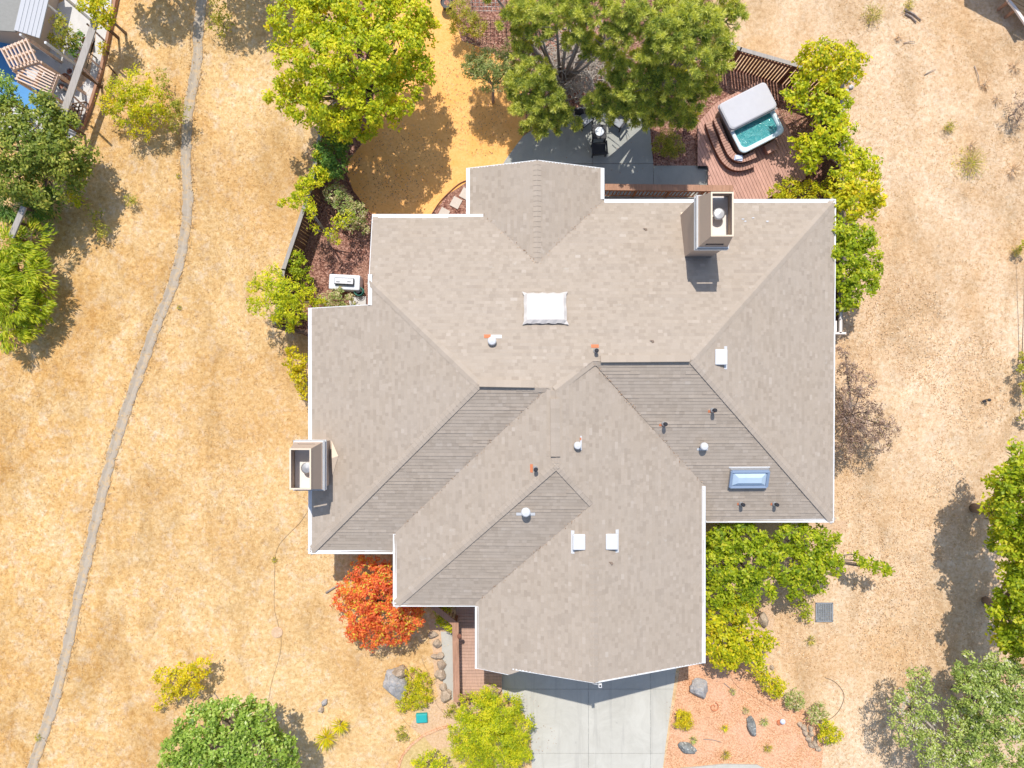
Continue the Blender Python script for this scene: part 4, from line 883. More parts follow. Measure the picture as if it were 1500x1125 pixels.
tree('willow_shrub', 'big round feathery lime shrub at the left edge of the driveway', 'shrub', [(700, 1045, 1.4, 30), (735, 1045, 1.5, 30), (690, 1075, 1.6, 32), (725, 1075, 1.9, 40), (755, 1070, 1.4, 26), (690, 1100, 1.4, 28), (735, 1105, 1.6, 36), (760, 1100, 1.2, 22), (715, 1020, 1.0, 16)], 'leaf_lime', base=(722, 1070), tr=.06, leaf=(.13, .032), dens=1300, clump=.2, crown_name='foliage')
shrub('round_shrub', 'rounded lime shrub at the bottom edge beside the lawn', [(630, 1118, .9, 20), (645, 1125, .9, 18), (612, 1125, .8, 14)], 'leaf_lime', leaf=(.08, .05))
shrub('entry_plant', 'bright plant in the shaded nook beside the entry railing', [(648, 908, .6, 9), (656, 916, .6, 8), (643, 900, .5, 6), (652, 890, .5, 9)], 'leaf_lime', leaf=(.12, .06))

# front east shrubs
G = 'leafy trees filling the southeast corner of the house'
S_ = dict(leaf=(.16, .09), dens=520, clump=.24, group=G, twig=3)
tree('laurel_tree', 'broad bright green tree filling the nook under the southeast gutter', 'tree', [(1060, 790, 2.4, 26), (1095, 788, 2.5, 26), (1050, 830, 2.4, 28), (1090, 825, 2.6, 34), (1070, 860, 2.2, 28), (1110, 860, 2.2, 26), (1125, 805, 2.4, 22), (1045, 870, 2, 22), (1050, 800, 2, 22)], 'leaf_green', base=(1085, 815), tr=.09, **S_)
tree('laurel_tree', 'bright tree reaching east from the nook with a bare limb and leafy tip', 'tree', [(1150, 790, 2.4, 24), (1180, 790, 2.4, 24), (1208, 785, 2.4, 18), (1150, 825, 2.4, 28), (1185, 830, 2.4, 26), (1210, 820, 2.2, 20), (1165, 855, 2.0, 22), (1195, 855, 1.8, 16), (1225, 832, 2.0, 12), (1275, 828, 2.0, 11), (1290, 832, 1.9, 11), (1262, 822, 2.0, 7), (1252, 812, 2.0, 6), (1302, 836, 1.8, 6)], 'leaf_green', base=(1160, 815), tr=.09, **S_)
tree('laurel_tree', 'yellowish leafy tree beside the lower east wall of the garage', 'tree', [(1050, 905, 1.9, 24), (1080, 895, 2.0, 24), (1060, 940, 1.9, 24), (1090, 935, 1.8, 26), (1065, 965, 1.6, 20), (1100, 960, 1.6, 20), (1120, 940, 1.2, 14), (1045, 945, 1.6, 18), (1112, 978, 1.2, 10)], 'leaf_yellowgreen', base=(1075, 915), tr=.07, **S_)
G = 'small shrubs along the edge of the front mulch bed'
SM = dict(leaf=(.09, .05), group=G, dens=900, clump=.12)
shrub('border_shrub', 'uppermost of the rounded shrubs along the front mulch border', [(1128, 1000, .6, 15), (1140, 1005, .6, 13), (1118, 992, .6, 10), (1135, 1012, .5, 11)], 'leaf_yellowgreen', **SM)
shrub('border_shrub', 'speckled shrub second down the front mulch border', [(1165, 1022, .5, 12), (1170, 1032, .4, 10), (1158, 1030, .4, 9)], 'leaf_mix', **SM)
shrub('border_shrub', 'dull green speckled shrub third down the front mulch border', [(1198, 1038, .5, 10), (1192, 1050, .5, 11), (1205, 1048, .4, 9)], 'leaf_mix', **SM)
shrub('border_shrub', 'bright yellow-green shrub lowest on the front mulch border', [(1212, 1065, .6, 13), (1220, 1076, .6, 13), (1208, 1080, .5, 10)], 'leaf_yellowgreen', **SM)
shrub('mound_shrub', 'round golden-green mound beside the driveway in the salmon mulch', [(1001, 1052, .5, 12), (1006, 1060, .4, 9), (996, 1060, .4, 8), (998, 1046, .4, 7)], 'leaf_gold', leaf=(.10, .03), dens=1500, clump=.12)
G = 'tiny plants dotted over the front salmon mulch'
for u, v, r_, mt, lb in ((1062, 1105, 9, 'leaf_olive', 'lowest spiky tuft near the sidewalk in the salmon mulch'), (1061, 1066, 6, 'leaf_lime', 'tiny light green plant in the middle of the salmon mulch'), (1119, 1056, 9, 'leaf_grey', 'grey-green tuft left of the purple pot in the salmon mulch'),
                         (1015, 1083, 7, 'leaf_grey', 'pale tuft above the lichen-speckled rock by the driveway'), (1124, 1095, 8, 'leaf_olive', 'brownish green tuft in the lower right of the salmon mulch'), (1092, 1040, 6, 'leaf_mix', 'small brown tuft above the leaning dark rock'), (1073, 1012, 6, 'leaf_mix', 'small dry tuft below the garage corner tree')):
    spiky('mulch_plant', lb, u, v, r_, 60, mt, .08, G, .02)
shrub('weed_shrub', 'low spreading weed under the bright tree near the drain grate', [(1180, 890, .6, 12), (1168, 880, .8, 9), (1185, 903, .4, 8)], 'leaf_green', dens=500)
spiky('mulch_plant', 'pale feathery weed below the drain grate', 1186, 937, 10, 50, 'leaf_olive', .1, None, .02)

# east side trees
tree('purple_tree', 'sparse purple-brown leafless looking tree beside the east gutter', 'tree', [(1240, 540, 1.8, 16), (1262, 565, 1.9, 20), (1245, 590, 2.0, 22), (1275, 605, 2.0, 20), (1300, 625, 1.9, 18), (1260, 630, 2.0, 24), (1290, 650, 1.8, 16), (1238, 615, 2.0, 18), (1238, 515, 1.5, 10), (1245, 655, 1.6, 18)], 'leaf_purple', base=(1240, 615), tr=.06, leaf=(.10, .04), dens=560, clump=.2, twig=30, bark='dead_branch')
tree('broadleaf_tree', 'bright green tree at the middle of the east edge of the photo', 'tree', [(1485, 822, 3.6, 20), (1505, 835, 3.8, 24), (1490, 665, 3.6, 18), (1462, 745, 3.4, 22), (1458, 770, 3.0, 16), (1465, 705, 3.4, 18), (1470, 790, 3.2, 22), (1545, 720, 5.4, 46), (1545, 790, 5.0, 44), (1480, 700, 4.0, 26), (1500, 740, 4.6, 36), (1478, 755, 4.2, 26), (1490, 790, 4.2, 30), (1520, 700, 4.4, 40), (1510, 800, 4, 30), (1470, 725, 3.6, 16)], 'leaf_green', base=(1430, 745), tr=.18, leaf=(.17, .1), dens=430, clump=.32)
tree('broadleaf_tree', 'green tree on the east edge just below its brighter twin', 'tree', [(1478, 838, 3.4, 18), (1500, 845, 3.6, 24), (1480, 865, 3.6, 24), (1462, 890, 3.2, 18), (1545, 880, 5.2, 46), (1545, 940, 5, 40), (1462, 925, 3, 16), (1500, 890, 4.2, 34), (1475, 905, 3.8, 24), (1490, 935, 3.6, 28), (1520, 870, 4.2, 36), (1478, 945, 3, 16), (1510, 950, 3.6, 30)], 'leaf_green', base=(1445, 880), tr=.16, leaf=(.17, .1), dens=430, clump=.32)
tree('oak_tree', 'pale grey-green oak with lichen twigs at the lower right corner', 'tree', [(1430, 985, 3.4, 28), (1465, 985, 3.6, 30), (1490, 1010, 3.8, 34), (1440, 1020, 3.8, 34), (1475, 1050, 3.8, 36), (1440, 1070, 3.4, 28), (1480, 1095, 3.6, 36), (1435, 1110, 3.2, 28), (1410, 995, 2.8, 16), (1400, 1100, 2.8, 20), (1405, 1045, 3.0, 22), (1460, 1020, 3.6, 26), (1410, 1075, 3, 22)], 'leaf_grey', base=(1400, 1010), tr=.16, leaf=(.13, .06), dens=800, clump=.26, twig=12, bark='pale_branch')
tree('oak_tree', 'sparser grey-green oak left of the lower right corner oak', 'tree', [(1345, 1000, 2.8, 22), (1325, 1030, 2.8, 24), (1360, 1035, 3.0, 24), (1330, 1065, 2.8, 26), (1350, 1095, 2.8, 26), (1385, 1085, 2.6, 22), (1370, 1120, 2.8, 24), (1310, 1055, 2.4, 12), (1395, 1120, 2.6, 22)], 'leaf_grey', base=(1320, 1010), tr=.12, leaf=(.12, .05), dens=430, clump=.24, twig=12, bark='pale_branch')
shrub('edge_shrub', 'strip of green shrub on the east edge near the tiny garden light', [(1506, 540, .8, 14), (1508, 570, .7, 14), (1504, 520, .6, 10), (1505, 610, .5, 10), (1502, 360, .6, 9)], 'leaf_olive')
tree('sparse_bush', 'dry grey bush with dense bare twigs at the upper right edge', 'shrub', [(1488, 160, .8, 16), (1500, 150, .9, 18), (1492, 180, .6, 14)], 'leaf_purple', tr=.03, leaf=(.09, .03), dens=260, clump=.15, twig=26, bark='dead_branch', crown_name='foliage')
G = 'scattered weeds on the dry slope at the upper right'
for u, v, r_, lb in ((1278, 22, 17, 'feathery olive weed topmost at the right of the pine'), (1331, 8, 8, 'tiny weed at the very top near the fallen sticks'), (1485, 98, 13, 'dark green weed right above the grey dry bush'), (1441, 125, 11, 'yellow-green weed left of the grey dry bush'), (1458, 146, 10, 'slanting yellow weed touching the grey dry bush'),
                     (1388, 187, 10, 'lone small weed in the middle of the upper right slope'), (1418, 240, 26, 'largest airy weed with yellow-green leaves on the right slope'), (1316, 55, 7, 'brownish tuft below the fallen sticks'), (1490, 368, 9, 'green weed on the right edge below the airy weed'), (1420, 215, 10, 'brown dry tuft above the largest airy weed'), (1482, 250, 14, 'dry straw fan on the right edge of the slope')):
    dry = 'dry' in lb or 'brown' in lb
    p = P(u, v, .2); q = spiky('weed', lb, u, v, r_, int(26+r_*3), 'straw_pink' if dry else 'weed', .05, G, .018)
    if not dry:
        k = int(16*r_); a = RNG.uniform(0, 6.28, k); rr = px(r_)*RNG.uniform(.1, 1, k); rr2 = RNG.uniform(.05, .5, k)
        pos = np.stack([p.x+np.cos(a)*rr, p.y+np.sin(a)*rr, rr2], 1); o_ = tuple(q.location)
        leaf_mesh('leaflets', pos, RNG.normal(size=(k, 3)), RNG.normal(size=(k, 3))+np.array([0, 0, 1]), RNG.uniform(.04, .09, k), RNG.uniform(.02, .04, k), RNG.uniform(0, 1, k), M['leaf_olive' if r_ != 26 else 'leaf_lime'], q, o_)['kind'] = 'stuff'
# green weeds by the ditch and over the lower field
G = 'tiny green weeds in the dry field'
for u, v, r_, lb in ((56, 1080, 6, 'tiny green weed beside the bottom end of the ditch'), (402, 820, 5, 'tiny green weed between the two wires in the lower field'), (262, 258, 4, 'tiny weed close to the straight part of the ditch'), (263, 450, 4, 'tiny weed right of the ditch at mid height')):
    spiky('weed', lb, u, v, r_, 40, 'leaf_olive', .04, G, .02)

# stuff: dry grass blades over the field, litter under the trees
NB = 110000
xs_ = RNG.uniform(-24.5, 24.5, NB*2); ys_ = RNG.uniform(-18.5, 18.5, NB*2)
foot = [(-8.4, -7), (-8.4, 3.2), (-5.7, 3.2), (-5.7, 17), (14.4, 17), (14.4, 2), (13.2, 2), (13.2, -6), (12.6, -8), (10.4, -10), (12.2, -14), (12.9, -18), (-1, -18), (-2.2, -12), (-4, -9), (-4.8, -9), (-4.8, -7)]
yard2 = YARD
kx = []; dn = []
for i in range(NB*2):
    x, y = xs_[i], ys_[i]
    c_ = .5+.5*noise.noise(Vector((x*.35, y*.35, 5)))+.35*noise.noise(Vector((x*1.5, y*1.5, 9)))
    if random.random() > c_*1.15: continue
    if inside(foot, x, y) or inside(yard2, x, y): continue
    if x < -12 and seg_dist(x, y) < .36: continue
    kx.append((x, y, gz(x, y)))
    if len(kx) >= NB: break
kx = np.array(kx); n = len(kx); a = RNG.uniform(0, 6.283, n); e = RNG.uniform(.02, .6, n)
di = np.stack([np.cos(a)*np.cos(e), np.sin(a)*np.cos(e), np.sin(e)], 1)
o = leaf_mesh('dry_grass', kx+np.array([0, 0, .005]), di, RNG.normal(size=(n, 3))*.4+np.array([0, 0, 1]), RNG.uniform(.05, .17, n), RNG.uniform(.007, .02, n), RNG.beta(2, 2, n), M['straw'], None, (0, 0, 0)); tag(o, kind='stuff')
o['label'] = 'short dry straw-coloured grass over the open field'; o['category'] = 'grass'
def litter(name, label, boxes, n, mat, ln=(.04, .11)):
    pts = []
    for (u, v, r_) in boxes:
        c_ = P(u, v); k = int(n*r_*r_/sum(b[2]**2 for b in boxes)); rr = px(r_)*np.sqrt(RNG.uniform(0, 1, k)); a_ = RNG.uniform(0, 6.28, k)
        pts.append(np.stack([c_.x+np.cos(a_)*rr, c_.y+np.sin(a_)*rr, np.full(k, .03)], 1))
    pts = np.vstack(pts); k = len(pts)
    o = leaf_mesh(name, pts, RNG.normal(size=(k, 3))*np.array([1, 1, .12]), RNG.normal(size=(k, 3))*.3+np.array([0, 0, 1]), RNG.uniform(ln[0], ln[1], k), RNG.uniform(.02, .05, k), RNG.uniform(0, 1, k), M[mat], None, (0, 0, 0))
    tag(o, label, 'leaf litter', None, 'stuff')
litter('leaf_litter', 'brown fallen leaves and bark bits under the pines', [(830, 120, 60), (900, 100, 50), (1000, 140, 50), (720, 60, 30), (490, 230, 40), (1180, 190, 50)], 5000, 'litter')
litter('leaf_scraps', 'pale scattered leaf bits on the bare ground east of the house', [(1300, 620, 90), (1330, 760, 110), (1300, 480, 90), (1340, 900, 100), (1180, 930, 50), (1420, 560, 70)], 9000, 'straw_pink', (.03, .09))

def valley_litter(a, b, n, lb):
    A_, B_ = W[a], W[b]; f_ = RNG.uniform(0, 1, n); pts = np.array([tuple(A_.lerp(B_, float(k))) for k in f_])+RNG.normal(size=(n, 3))*np.array([.05, .05, 0])+np.array([0, 0, .04])
    o = leaf_mesh('valley_litter', pts, RNG.normal(size=(n, 3))*np.array([1, 1, .2]), RNG.normal(size=(n, 3))*.3+np.array([0, 0, 1]), RNG.uniform(.03, .07, n), RNG.uniform(.015, .03, n), RNG.uniform(0, .8, n), M['litter'], None, (0, 0, 0)); tag(o, lb, 'leaf litter', None, 'stuff')
valley_litter('g', 'j', 90, 'dry needles lodged in the long roof valley above the southeast slope'); valley_litter('m', 'n', 70, 'dry needles lodged in the roof valley west of the garage ridge'); valley_litter('i', 'h2', 90, 'dry needles lodged in the roof valley of the southwest slope')
valley_litter('p', 'q', 50, 'dry needles lodged in the west valley of the north gable'); valley_litter('r', 'q', 50, 'dry needles lodged in the east valley of the north gable')
o = None
pts = []
for p in dp:
    for _ in range(9):
        a_ = random.choice((-1, 1)); pts.append((p.x+a_*random.gauss(.27, .05), p.y+random.uniform(-.12, .12), .02))
pts = np.array(pts); n = len(pts); a = RNG.uniform(0, 6.283, n); e = RNG.uniform(.1, .7, n)
o = leaf_mesh('ditch_grass', pts, np.stack([np.cos(a)*np.cos(e), np.sin(a)*np.cos(e), np.sin(e)], 1), RNG.normal(size=(n, 3))*.4+np.array([0, 0, 1]), RNG.uniform(.08, .22, n), RNG.uniform(.012, .035, n), RNG.beta(2, 2, n), M['straw'], None, (0, 0, 0)); tag(o, 'dry grass hanging over both edges of the drainage ditch', 'grass', None, 'stuff')
# ---------------- built things ----------------
def fence(name, label, pts, ht, side, mat, capw=.16, board=.14, gap=.012, cap_mat='grey_wood', posts=2.4, group=None, z0=0.0):
    """board fence along world points; side = +1/-1 puts the boards left or right of the line"""
    o0 = Vector(pts[0]); t_ = empty(name, (o0.x, o0.y, z0), label, 'fence', group)
    bm_ = MB(); cp = MB(); rl = MB(); pts = [Vector((p[0], p[1], 0)) for p in pts]
    for a, b in zip(pts, pts[1:]):
        d_ = b-a; L = d_.length; d_.normalize(); n_ = Vector((-d_.y, d_.x, 0))*side; k_ = int(L/board)
        for i in range(k_):
            c_ = a+d_*((i+.5)*L/k_)+n_*.03+Vector((0, 0, z0+ht/2-.03)); h_ = ht-.06
            bm_.box(c_, (L/k_-gap, .02, h_), math.atan2(d_.y, d_.x))
        rl.bar(a+Vector((0, 0, z0+ht-.3)), b+Vector((0, 0, z0+ht-.3)), .04, .09)
        cp.bar(a-d_*.03+n_*.0+Vector((0, 0, z0+ht)), b+d_*.03+Vector((0, 0, z0+ht)), capw, .04)
        q = 0
        while q <= L:
            c_ = a+d_*q; m = MB(); m.box(c_-n_*.05+Vector((0, 0, z0+ht/2-.03)), (.09, .09, ht-.04), math.atan2(d_.y, d_.x)); m.build('post', M[mat], t_); q += posts
    bm_.build('boards', M[mat], t_); cp.build('cap_rail', M[cap_mat], t_); rl.build('rail', M[mat], t_)
    return t_
fence('board_fence', 'reddish slatted board fence with a grey cap behind the hot tub', [P(1058, 59, 1.8), P(1085, 72, 1.8), P(1180, 99, 1.8), P(1234, 119, 1.8)], 1.8, -1, 'fence_wood_red', gap=.045)
fence('board_fence', 'weathered fence with a pale grey cap running behind the bright east trees', [P(1234, 119, 1.8), P(1232, 300, 1.8), P(1231, 486, 1.8)], 1.8, -1, 'fence_wood')
fence('board_fence', 'dark board fence with a grey cap slanting along the west side bed', [P(490, 150, 1.7), P(469, 195, 1.7), P(456, 272, 1.7), P(415, 395, 1.7), P(403, 474, 1.7)], 1.7, 1, 'fence_wood')
fence('board_fence', 'short dark fence return reaching the west gutter above the golden shrub', [P(401, 477, 1.7), P(420, 483, 1.7), P(456, 487, 1.7)], 1.7, -1, 'fence_wood', gap=.03, cap_mat='fence_wood')
t_ = empty('timber_platform', Q(1500, 0, .6, 0), 'raised new timber platform in the top right corner of the photo', 'deck')
m = MB(); TP = pl([(1480, -30), (1476, 0), (1488, 14), (1502, 34), (1560, 40), (1560, -30)], .7)
for tri in convex_parts(TP): planks(m, tri, R(-28), .15, .03, .66, .70)
for i, f_ in enumerate(m.f):
    c_ = sum((Vector(m.v[k]) for k in f_), Vector())/len(f_); kk = math.floor((c_.x*math.sin(R(28))+c_.y*math.cos(R(28)))/.15); m.r[i] = (math.sin(kk*12.9898)*43758.5) % 1
m.build('planks', M['new_wood'], t_)
m = MB(); e_ = [P(u, v, .72) for u, v in ((1471, -14), (1478, 2), (1488, 14), (1503, 36))]
for a, b in zip(e_, e_[1:]): m.bar(a, b, .12, .09, .3)
m.build('edge_beam', M['slat_white'], t_)
for p in e_[1:3]: m = MB(); m.box((p.x, p.y, .33), (.1, .1, .66)); m.build('post', M['rail_wood'], t_)
# pale posts of a small gate frame beside the east gutter
t_ = empty('gate_frame', Q(1229, 488, 1.5, 0), 'small pale timber frame beside the east gutter below the last bright tree', 'gate')
for a, b in (((1231, 455), (1231, 488)), ((1222, 488), (1239, 488)), ((1221, 455), (1231, 455)), ((1224, 470), (1224, 486))):
    m = MB(); m.bar(P(*a, 1.84), P(*b, 1.84), .09, .05); m.build('rail', M['slat_white'], t_)
for u, v in ((1222, 488), (1238, 488)): m = MB(); p = P(u, v, 1.8); m.box((p.x, p.y, .9), (.09, .09, 1.8)); m.build('post', M['slat_white'], t_)

# rear deck of planks
DZ = .22
DK = pl([(1022, 180), (1050, 150), (1112, 118), (1142, 165), (1181, 238), (1180, 262), (1110, 298), (1080, 330), (1037, 330), (1037, 243), (1022, 243)], DZ)
t_ = empty('wooden_deck', Q(1090, 240, 0), 'reddish brown plank deck under and around the hot tub', 'deck')
m = MB()
for tri in convex_parts(DK): planks(m, tri, R(-66), .14, .014, DZ-.03, DZ, None)
# equal colour across the cut triangles of one board
ang = R(-66); nx2, ny2 = -math.sin(ang), math.cos(ang)
for i, f_ in enumerate(m.f):
    c_ = sum((Vector(m.v[k]) for k in f_), Vector())/len(f_); kk = math.floor((nx2*c_.x+ny2*c_.y)/.14); m.r[i] = (math.sin(kk*12.9898)*43758.5) % 1
m.build('planks', M['deck_wood'], t_)
m = MB(); m.prism([(p[0], p[1]) for p in pl([(1024, 182), (1050, 154), (1111, 122), (1140, 166), (1178, 240), (1177, 260), (1108, 296), (1078, 328), (1039, 328), (1039, 245), (1024, 245)], DZ)], -.05, DZ-.04); m.build('frame', M['black'], t_)
# hot tub
ang = R(27); ex = Vector((math.cos(ang), math.sin(ang), 0)); ey = Vector((-math.sin(ang), math.cos(ang), 0)); TZ = 1.12
tc = P(1101.5, 175, TZ); tb = Vector((tc.x, tc.y, DZ)); t_ = empty('hot_tub', tb, 'open hot tub with turquoise water and a folded-back grey cover', 'hot tub')
MT = Matrix.Rotation(ang, 4, 'Z')
def rrect(hx, hy, r_, n=6):
    o_ = []
    for cx, cy, a0 in ((hx-r_, hy-r_, 0), (-hx+r_, hy-r_, 90), (-hx+r_, -hy+r_, 180), (hx-r_, -hy+r_, 270)):
        for k in range(n+1): a = R(a0+90*k/n); o_.append((cx+r_*math.cos(a), cy+r_*math.sin(a)))
    return o_
def rr_loft(mb, prof, n=6, r=.3, cap_top=False, cap_bot=False, C=None):
    rings = []; C = C or tb
    for hx, hy, rr, z_ in prof: rings.append([C+ex*p[0]+ey*p[1]+Vector((0, 0, z_-DZ)) for p in rrect(hx, hy, rr, n)])
    vs = [p for rg in rings for p in rg]; k = len(rings[0]); fs = []
    for i in range(len(rings)-1):
        for j in range(k): fs.append((i*k+j, i*k+(j+1) % k, (i+1)*k+(j+1) % k, (i+1)*k+j))
    if cap_top: fs.append(tuple((len(rings)-1)*k+j for j in range(k)))
    if cap_bot: fs.append(tuple(range(k))[::-1])
    mb.mesh(vs, fs, r)
m = MB(); rr_loft(m, [(1.0, 1.08, .2, DZ), (1.02, 1.1, .2, DZ+.1), (1.02, 1.1, .2, TZ-.08)], cap_bot=True); m.build('cabinet', M['tub_side'], t_)
m = MB(); rr_loft(m, [(1.04, 1.12, .24, TZ-.1), (1.06, 1.14, .26, TZ-.03), (1.03, 1.11, .25, TZ), (.93, 1.0, .24, TZ), (.88, .95, .22, TZ-.06), (.84, .9, .2, TZ-.3), (.6, .66, .2, TZ-.42), (.5, .55, .2, TZ-.8)], cap_top=True); m.build('shell', M['tub_shell'], t_)
m = MB(); g_ = 26; vs = []
for j in range(g_):
    for i in range(g_):
        s_, q_ = i/(g_-1)*2-1, j/(g_-1)*2-1; p = tb+ex*s_*.87+ey*q_*.94; vs.append(Vector((p.x, p.y, TZ-.13+.022*noise.noise(Vector((p.x*7, p.y*7, 1)))+.01*noise.noise(Vector((p.x*19, p.y*19, 4))))))
m.mesh(vs, [(j*g_+i, j*g_+i+1, (j+1)*g_+i+1, (j+1)*g_+i) for j in range(g_-1) for i in range(g_-1)], .3, True); m.build('water', M['tub_water'], t_)
# cover: folded double over the north half
Cc = tb+ey*.56
m = MB(); rr_loft(m, [(1.09, .60, .12, TZ+.01), (1.12, .62, .14, TZ+.05), (1.12, .62, .14, TZ+.10), (1.09, .6, .12, TZ+.135)], cap_bot=True, cap_top=True, C=Cc); m.build('cover', M['tub_cover'], t_)
m = MB(); rr_loft(m, [(1.07, .58, .16, TZ+.14), (1.12, .62, .18, TZ+.18), (1.11, .61, .18, TZ+.25), (1.05, .56, .18, TZ+.285)], cap_bot=True, cap_top=True, C=Cc-ey*.01); m.build('cover_flap', M['tub_cover'], t_)
m = MB(); m.bar(Cc-ey*.64-ex*1.1+Vector((0, 0, TZ+.15-DZ)), Cc-ey*.64+ex*1.1+Vector((0, 0, TZ+.15-DZ)), .05, .06); m.build('hinge_seam', M['band_grey'], t_)
for k in range(7):
    m = MB(); c_ = tb+ex*random.uniform(-.1, .4)+ey*random.uniform(-.25, .0)+Vector((0, 0, TZ-.105-DZ))
# two-tier curved steps of short boards
t2 = empty('tub_steps', Q(1062, 236, DZ, DZ), 'two-tier curved slatted steps wrapping the west corner of the hot tub', 'steps')
def tier(pts, zt, wd, n_out, name):
    path = smooth_path([P(u, v, zt) for u, v in pts], 8); L = 0; acc = [0]
    for a, b in zip(path, path[1:]): L += (b-a).length; acc.append(L)
    k_ = int(L/.115); m = MB(); base = MB()
    def at(s_):
        for i in range(len(acc)-1):
            if acc[i+1] >= s_: f_ = (s_-acc[i])/max(1e-6, acc[i+1]-acc[i]); return path[i].lerp(path[i+1], f_), (path[i+1]-path[i]).normalized()
        return path[-1], (path[-1]-path[-2]).normalized()
    for i in range(k_):
        s0, s1 = i*L/k_+.006, (i+1)*L/k_-.012; a, ta = at(s0); b, tb_ = at(s1); na = Vector((-ta.y, ta.x, 0)); nb = Vector((-tb_.y, tb_.x, 0))
        q = [a-na*wd/2, b-nb*wd/2, b+nb*wd/2, a+na*wd/2]; m.prism([(p.x, p.y) for p in q], zt-.035, zt)
        a, ta = at(i*L/k_); b, tb_ = at((i+1)*L/k_); na = Vector((-ta.y, ta.x, 0)); nb = Vector((-tb_.y, tb_.x, 0)); w2 = wd/2-.03
        base.prism([(p.x, p.y) for p in (a-na*w2, b-nb*w2, b+nb*w2, a+na*w2)], DZ, zt-.037)
    o_ = m.build(name, M['step_wood'], t2); base.build('riser', M['fence_wood_red'], o_)
tier([(1038, 178), (1046, 202), (1055, 222), (1064, 236), (1076, 244), (1090, 244), (1106, 238)], DZ+.30, .30, 1, 'lower_tread')
tier([(1049, 173), (1057, 194), (1065, 213), (1072, 226), (1083, 233), (1095, 231), (1107, 226)], DZ+.56, .27, 1, 'upper_tread')
# towel, box
m = MB(); c_ = P(1082, 231, DZ+.60)
for i in range(3): m.box(c_+Vector((random.uniform(-.03, .03), random.uniform(-.02, .02), .025*i)), (.36-.04*i, .22-.03*i, .03), R(-8+8*i), bev=.012)
tag(m.build('towel', M['towel'], None, c_), 'crumpled pale blue towel on the upper step of the hot tub', 'towel')
m = MB(); c_ = P(1129, 216, DZ+.3); m.box((c_.x, c_.y, DZ+.15), (.42, .34, .30), R(27), bev=.02); ob = m.build('body', M['deck_wood'], None)
bx = empty('step_box', (c_.x, c_.y, DZ), 'small square wooden step box against the south side of the hot tub', 'box'); me_ = ob.data
ob.parent = bx; ob.location = -bx.location
m = MB(); m.box((c_.x, c_.y, DZ+.315), (.46, .38, .025), R(27)); m.build('lid', M['deck_wood'], bx)

# railing behind the roof edge between patio and chimney
t_ = empty('deck_railing', Q(975, 276, 1.0, 0), 'long brown railing with slats between the rear patio and the north gutter', 'railing')
m = MB(); a, b = P(886, 274, 1.06), P(1074, 276, 1.06); m.bar(a, b, .27, .04); m.build('cap', M['rail_wood'], t_)
m = MB(); m.bar(a-Vector((0, .12, .1)), b-Vector((0, .12, .1)), .04, .09); m.bar(a-Vector((0, .12, .9)), b-Vector((0, .12, .9)), .04, .09); m.build('rails', M['rail_wood'], t_)
for i in range(34):
    p = a.lerp(b, (i+.5)/34)
    if i % 9 == 8: m = MB(); m.box((p.x, p.y-.10, .5), (.10, .10, 1.04)); m.build('post', M['rail_wood'], t_)
    m = MB(); m.box((p.x, p.y-.125, .52), (.045, .03, .84)); m.build('slat', M['rail_wood'], t_)

# patio table and chairs
def chair(u, v, rz, label):
    c_ = P(u, v, .3); c_.z = .035; t_ = empty('patio_chair', c_, label, 'chair', 'patio chairs round the fire table')
    Mr = Matrix.Rotation(rz, 4, 'Z'); L = lambda x, y, z_: c_+(Mr @ Vector((x, y, z_)))
    def bx_(nm, p, d_, mt, bev=0.0, par=None): m = MB(); m.box(L(*p), d_, M=Mr, bev=bev, r=.3); return m.build(nm, M[mt], par or t_)
    s_ = bx_('seat', (0, 0, .36), (.58, .56, .05), 'dark_metal')
    if v < 200: bx_('cushion', (0, -.02, .43), (.50, .50, .10), 'cushion', .03, s_)
    bk = MB(); bk.bar(L(0, .26, .38), L(0, .36, .86), .56, .04, .3); bk.build('backrest', M['dark_metal'], t_)
    for s in (-1, 1):
        m = MB(); m.bar(L(s*.31, -.26, .60), L(s*.31, .30, .60), .07, .04, .3); m.build('armrest', M['dark_metal'], t_)
        for y in (-.24, .24): m = MB(); m.box(L(s*.29, y, .29), (.045, .045, .58), M=Mr, r=.3); m.build('leg', M['dark_metal'], t_)
chair(856, 176, R(38), 'black patio chair with pale cushion to the upper left of the fire table'); chair(905, 178, R(-36), 'black patio chair with pale cushion to the upper right of the fire table'); chair(877, 219, R(184), 'black patio chair below the fire table with its back to the house')
c_ = P(878, 193, .6); c_.z = .035; t_ = empty('fire_table', c_, 'square black fire table with a round pale lid on the rear patio', 'table')
m = MB(); m.box(c_+Vector((0, 0, .56)), (.62, .62, .05), bev=.012, r=.3); m.build('table_top', M['dark_metal'], t_)
m = MB(); m.lathe(c_+Vector((0, 0, .585)), [(.19, 0), (.20, .015), (.19, .035), (.05, .04)], 28, .3); m.build('lid', M['light_plastic'], t_)
for x in (-.26, .26):
    for y in (-.26, .26): m = MB(); m.box(c_+Vector((x, y, .27)), (.06, .06, .54), r=.3); m.build('leg', M['dark_metal'], t_)

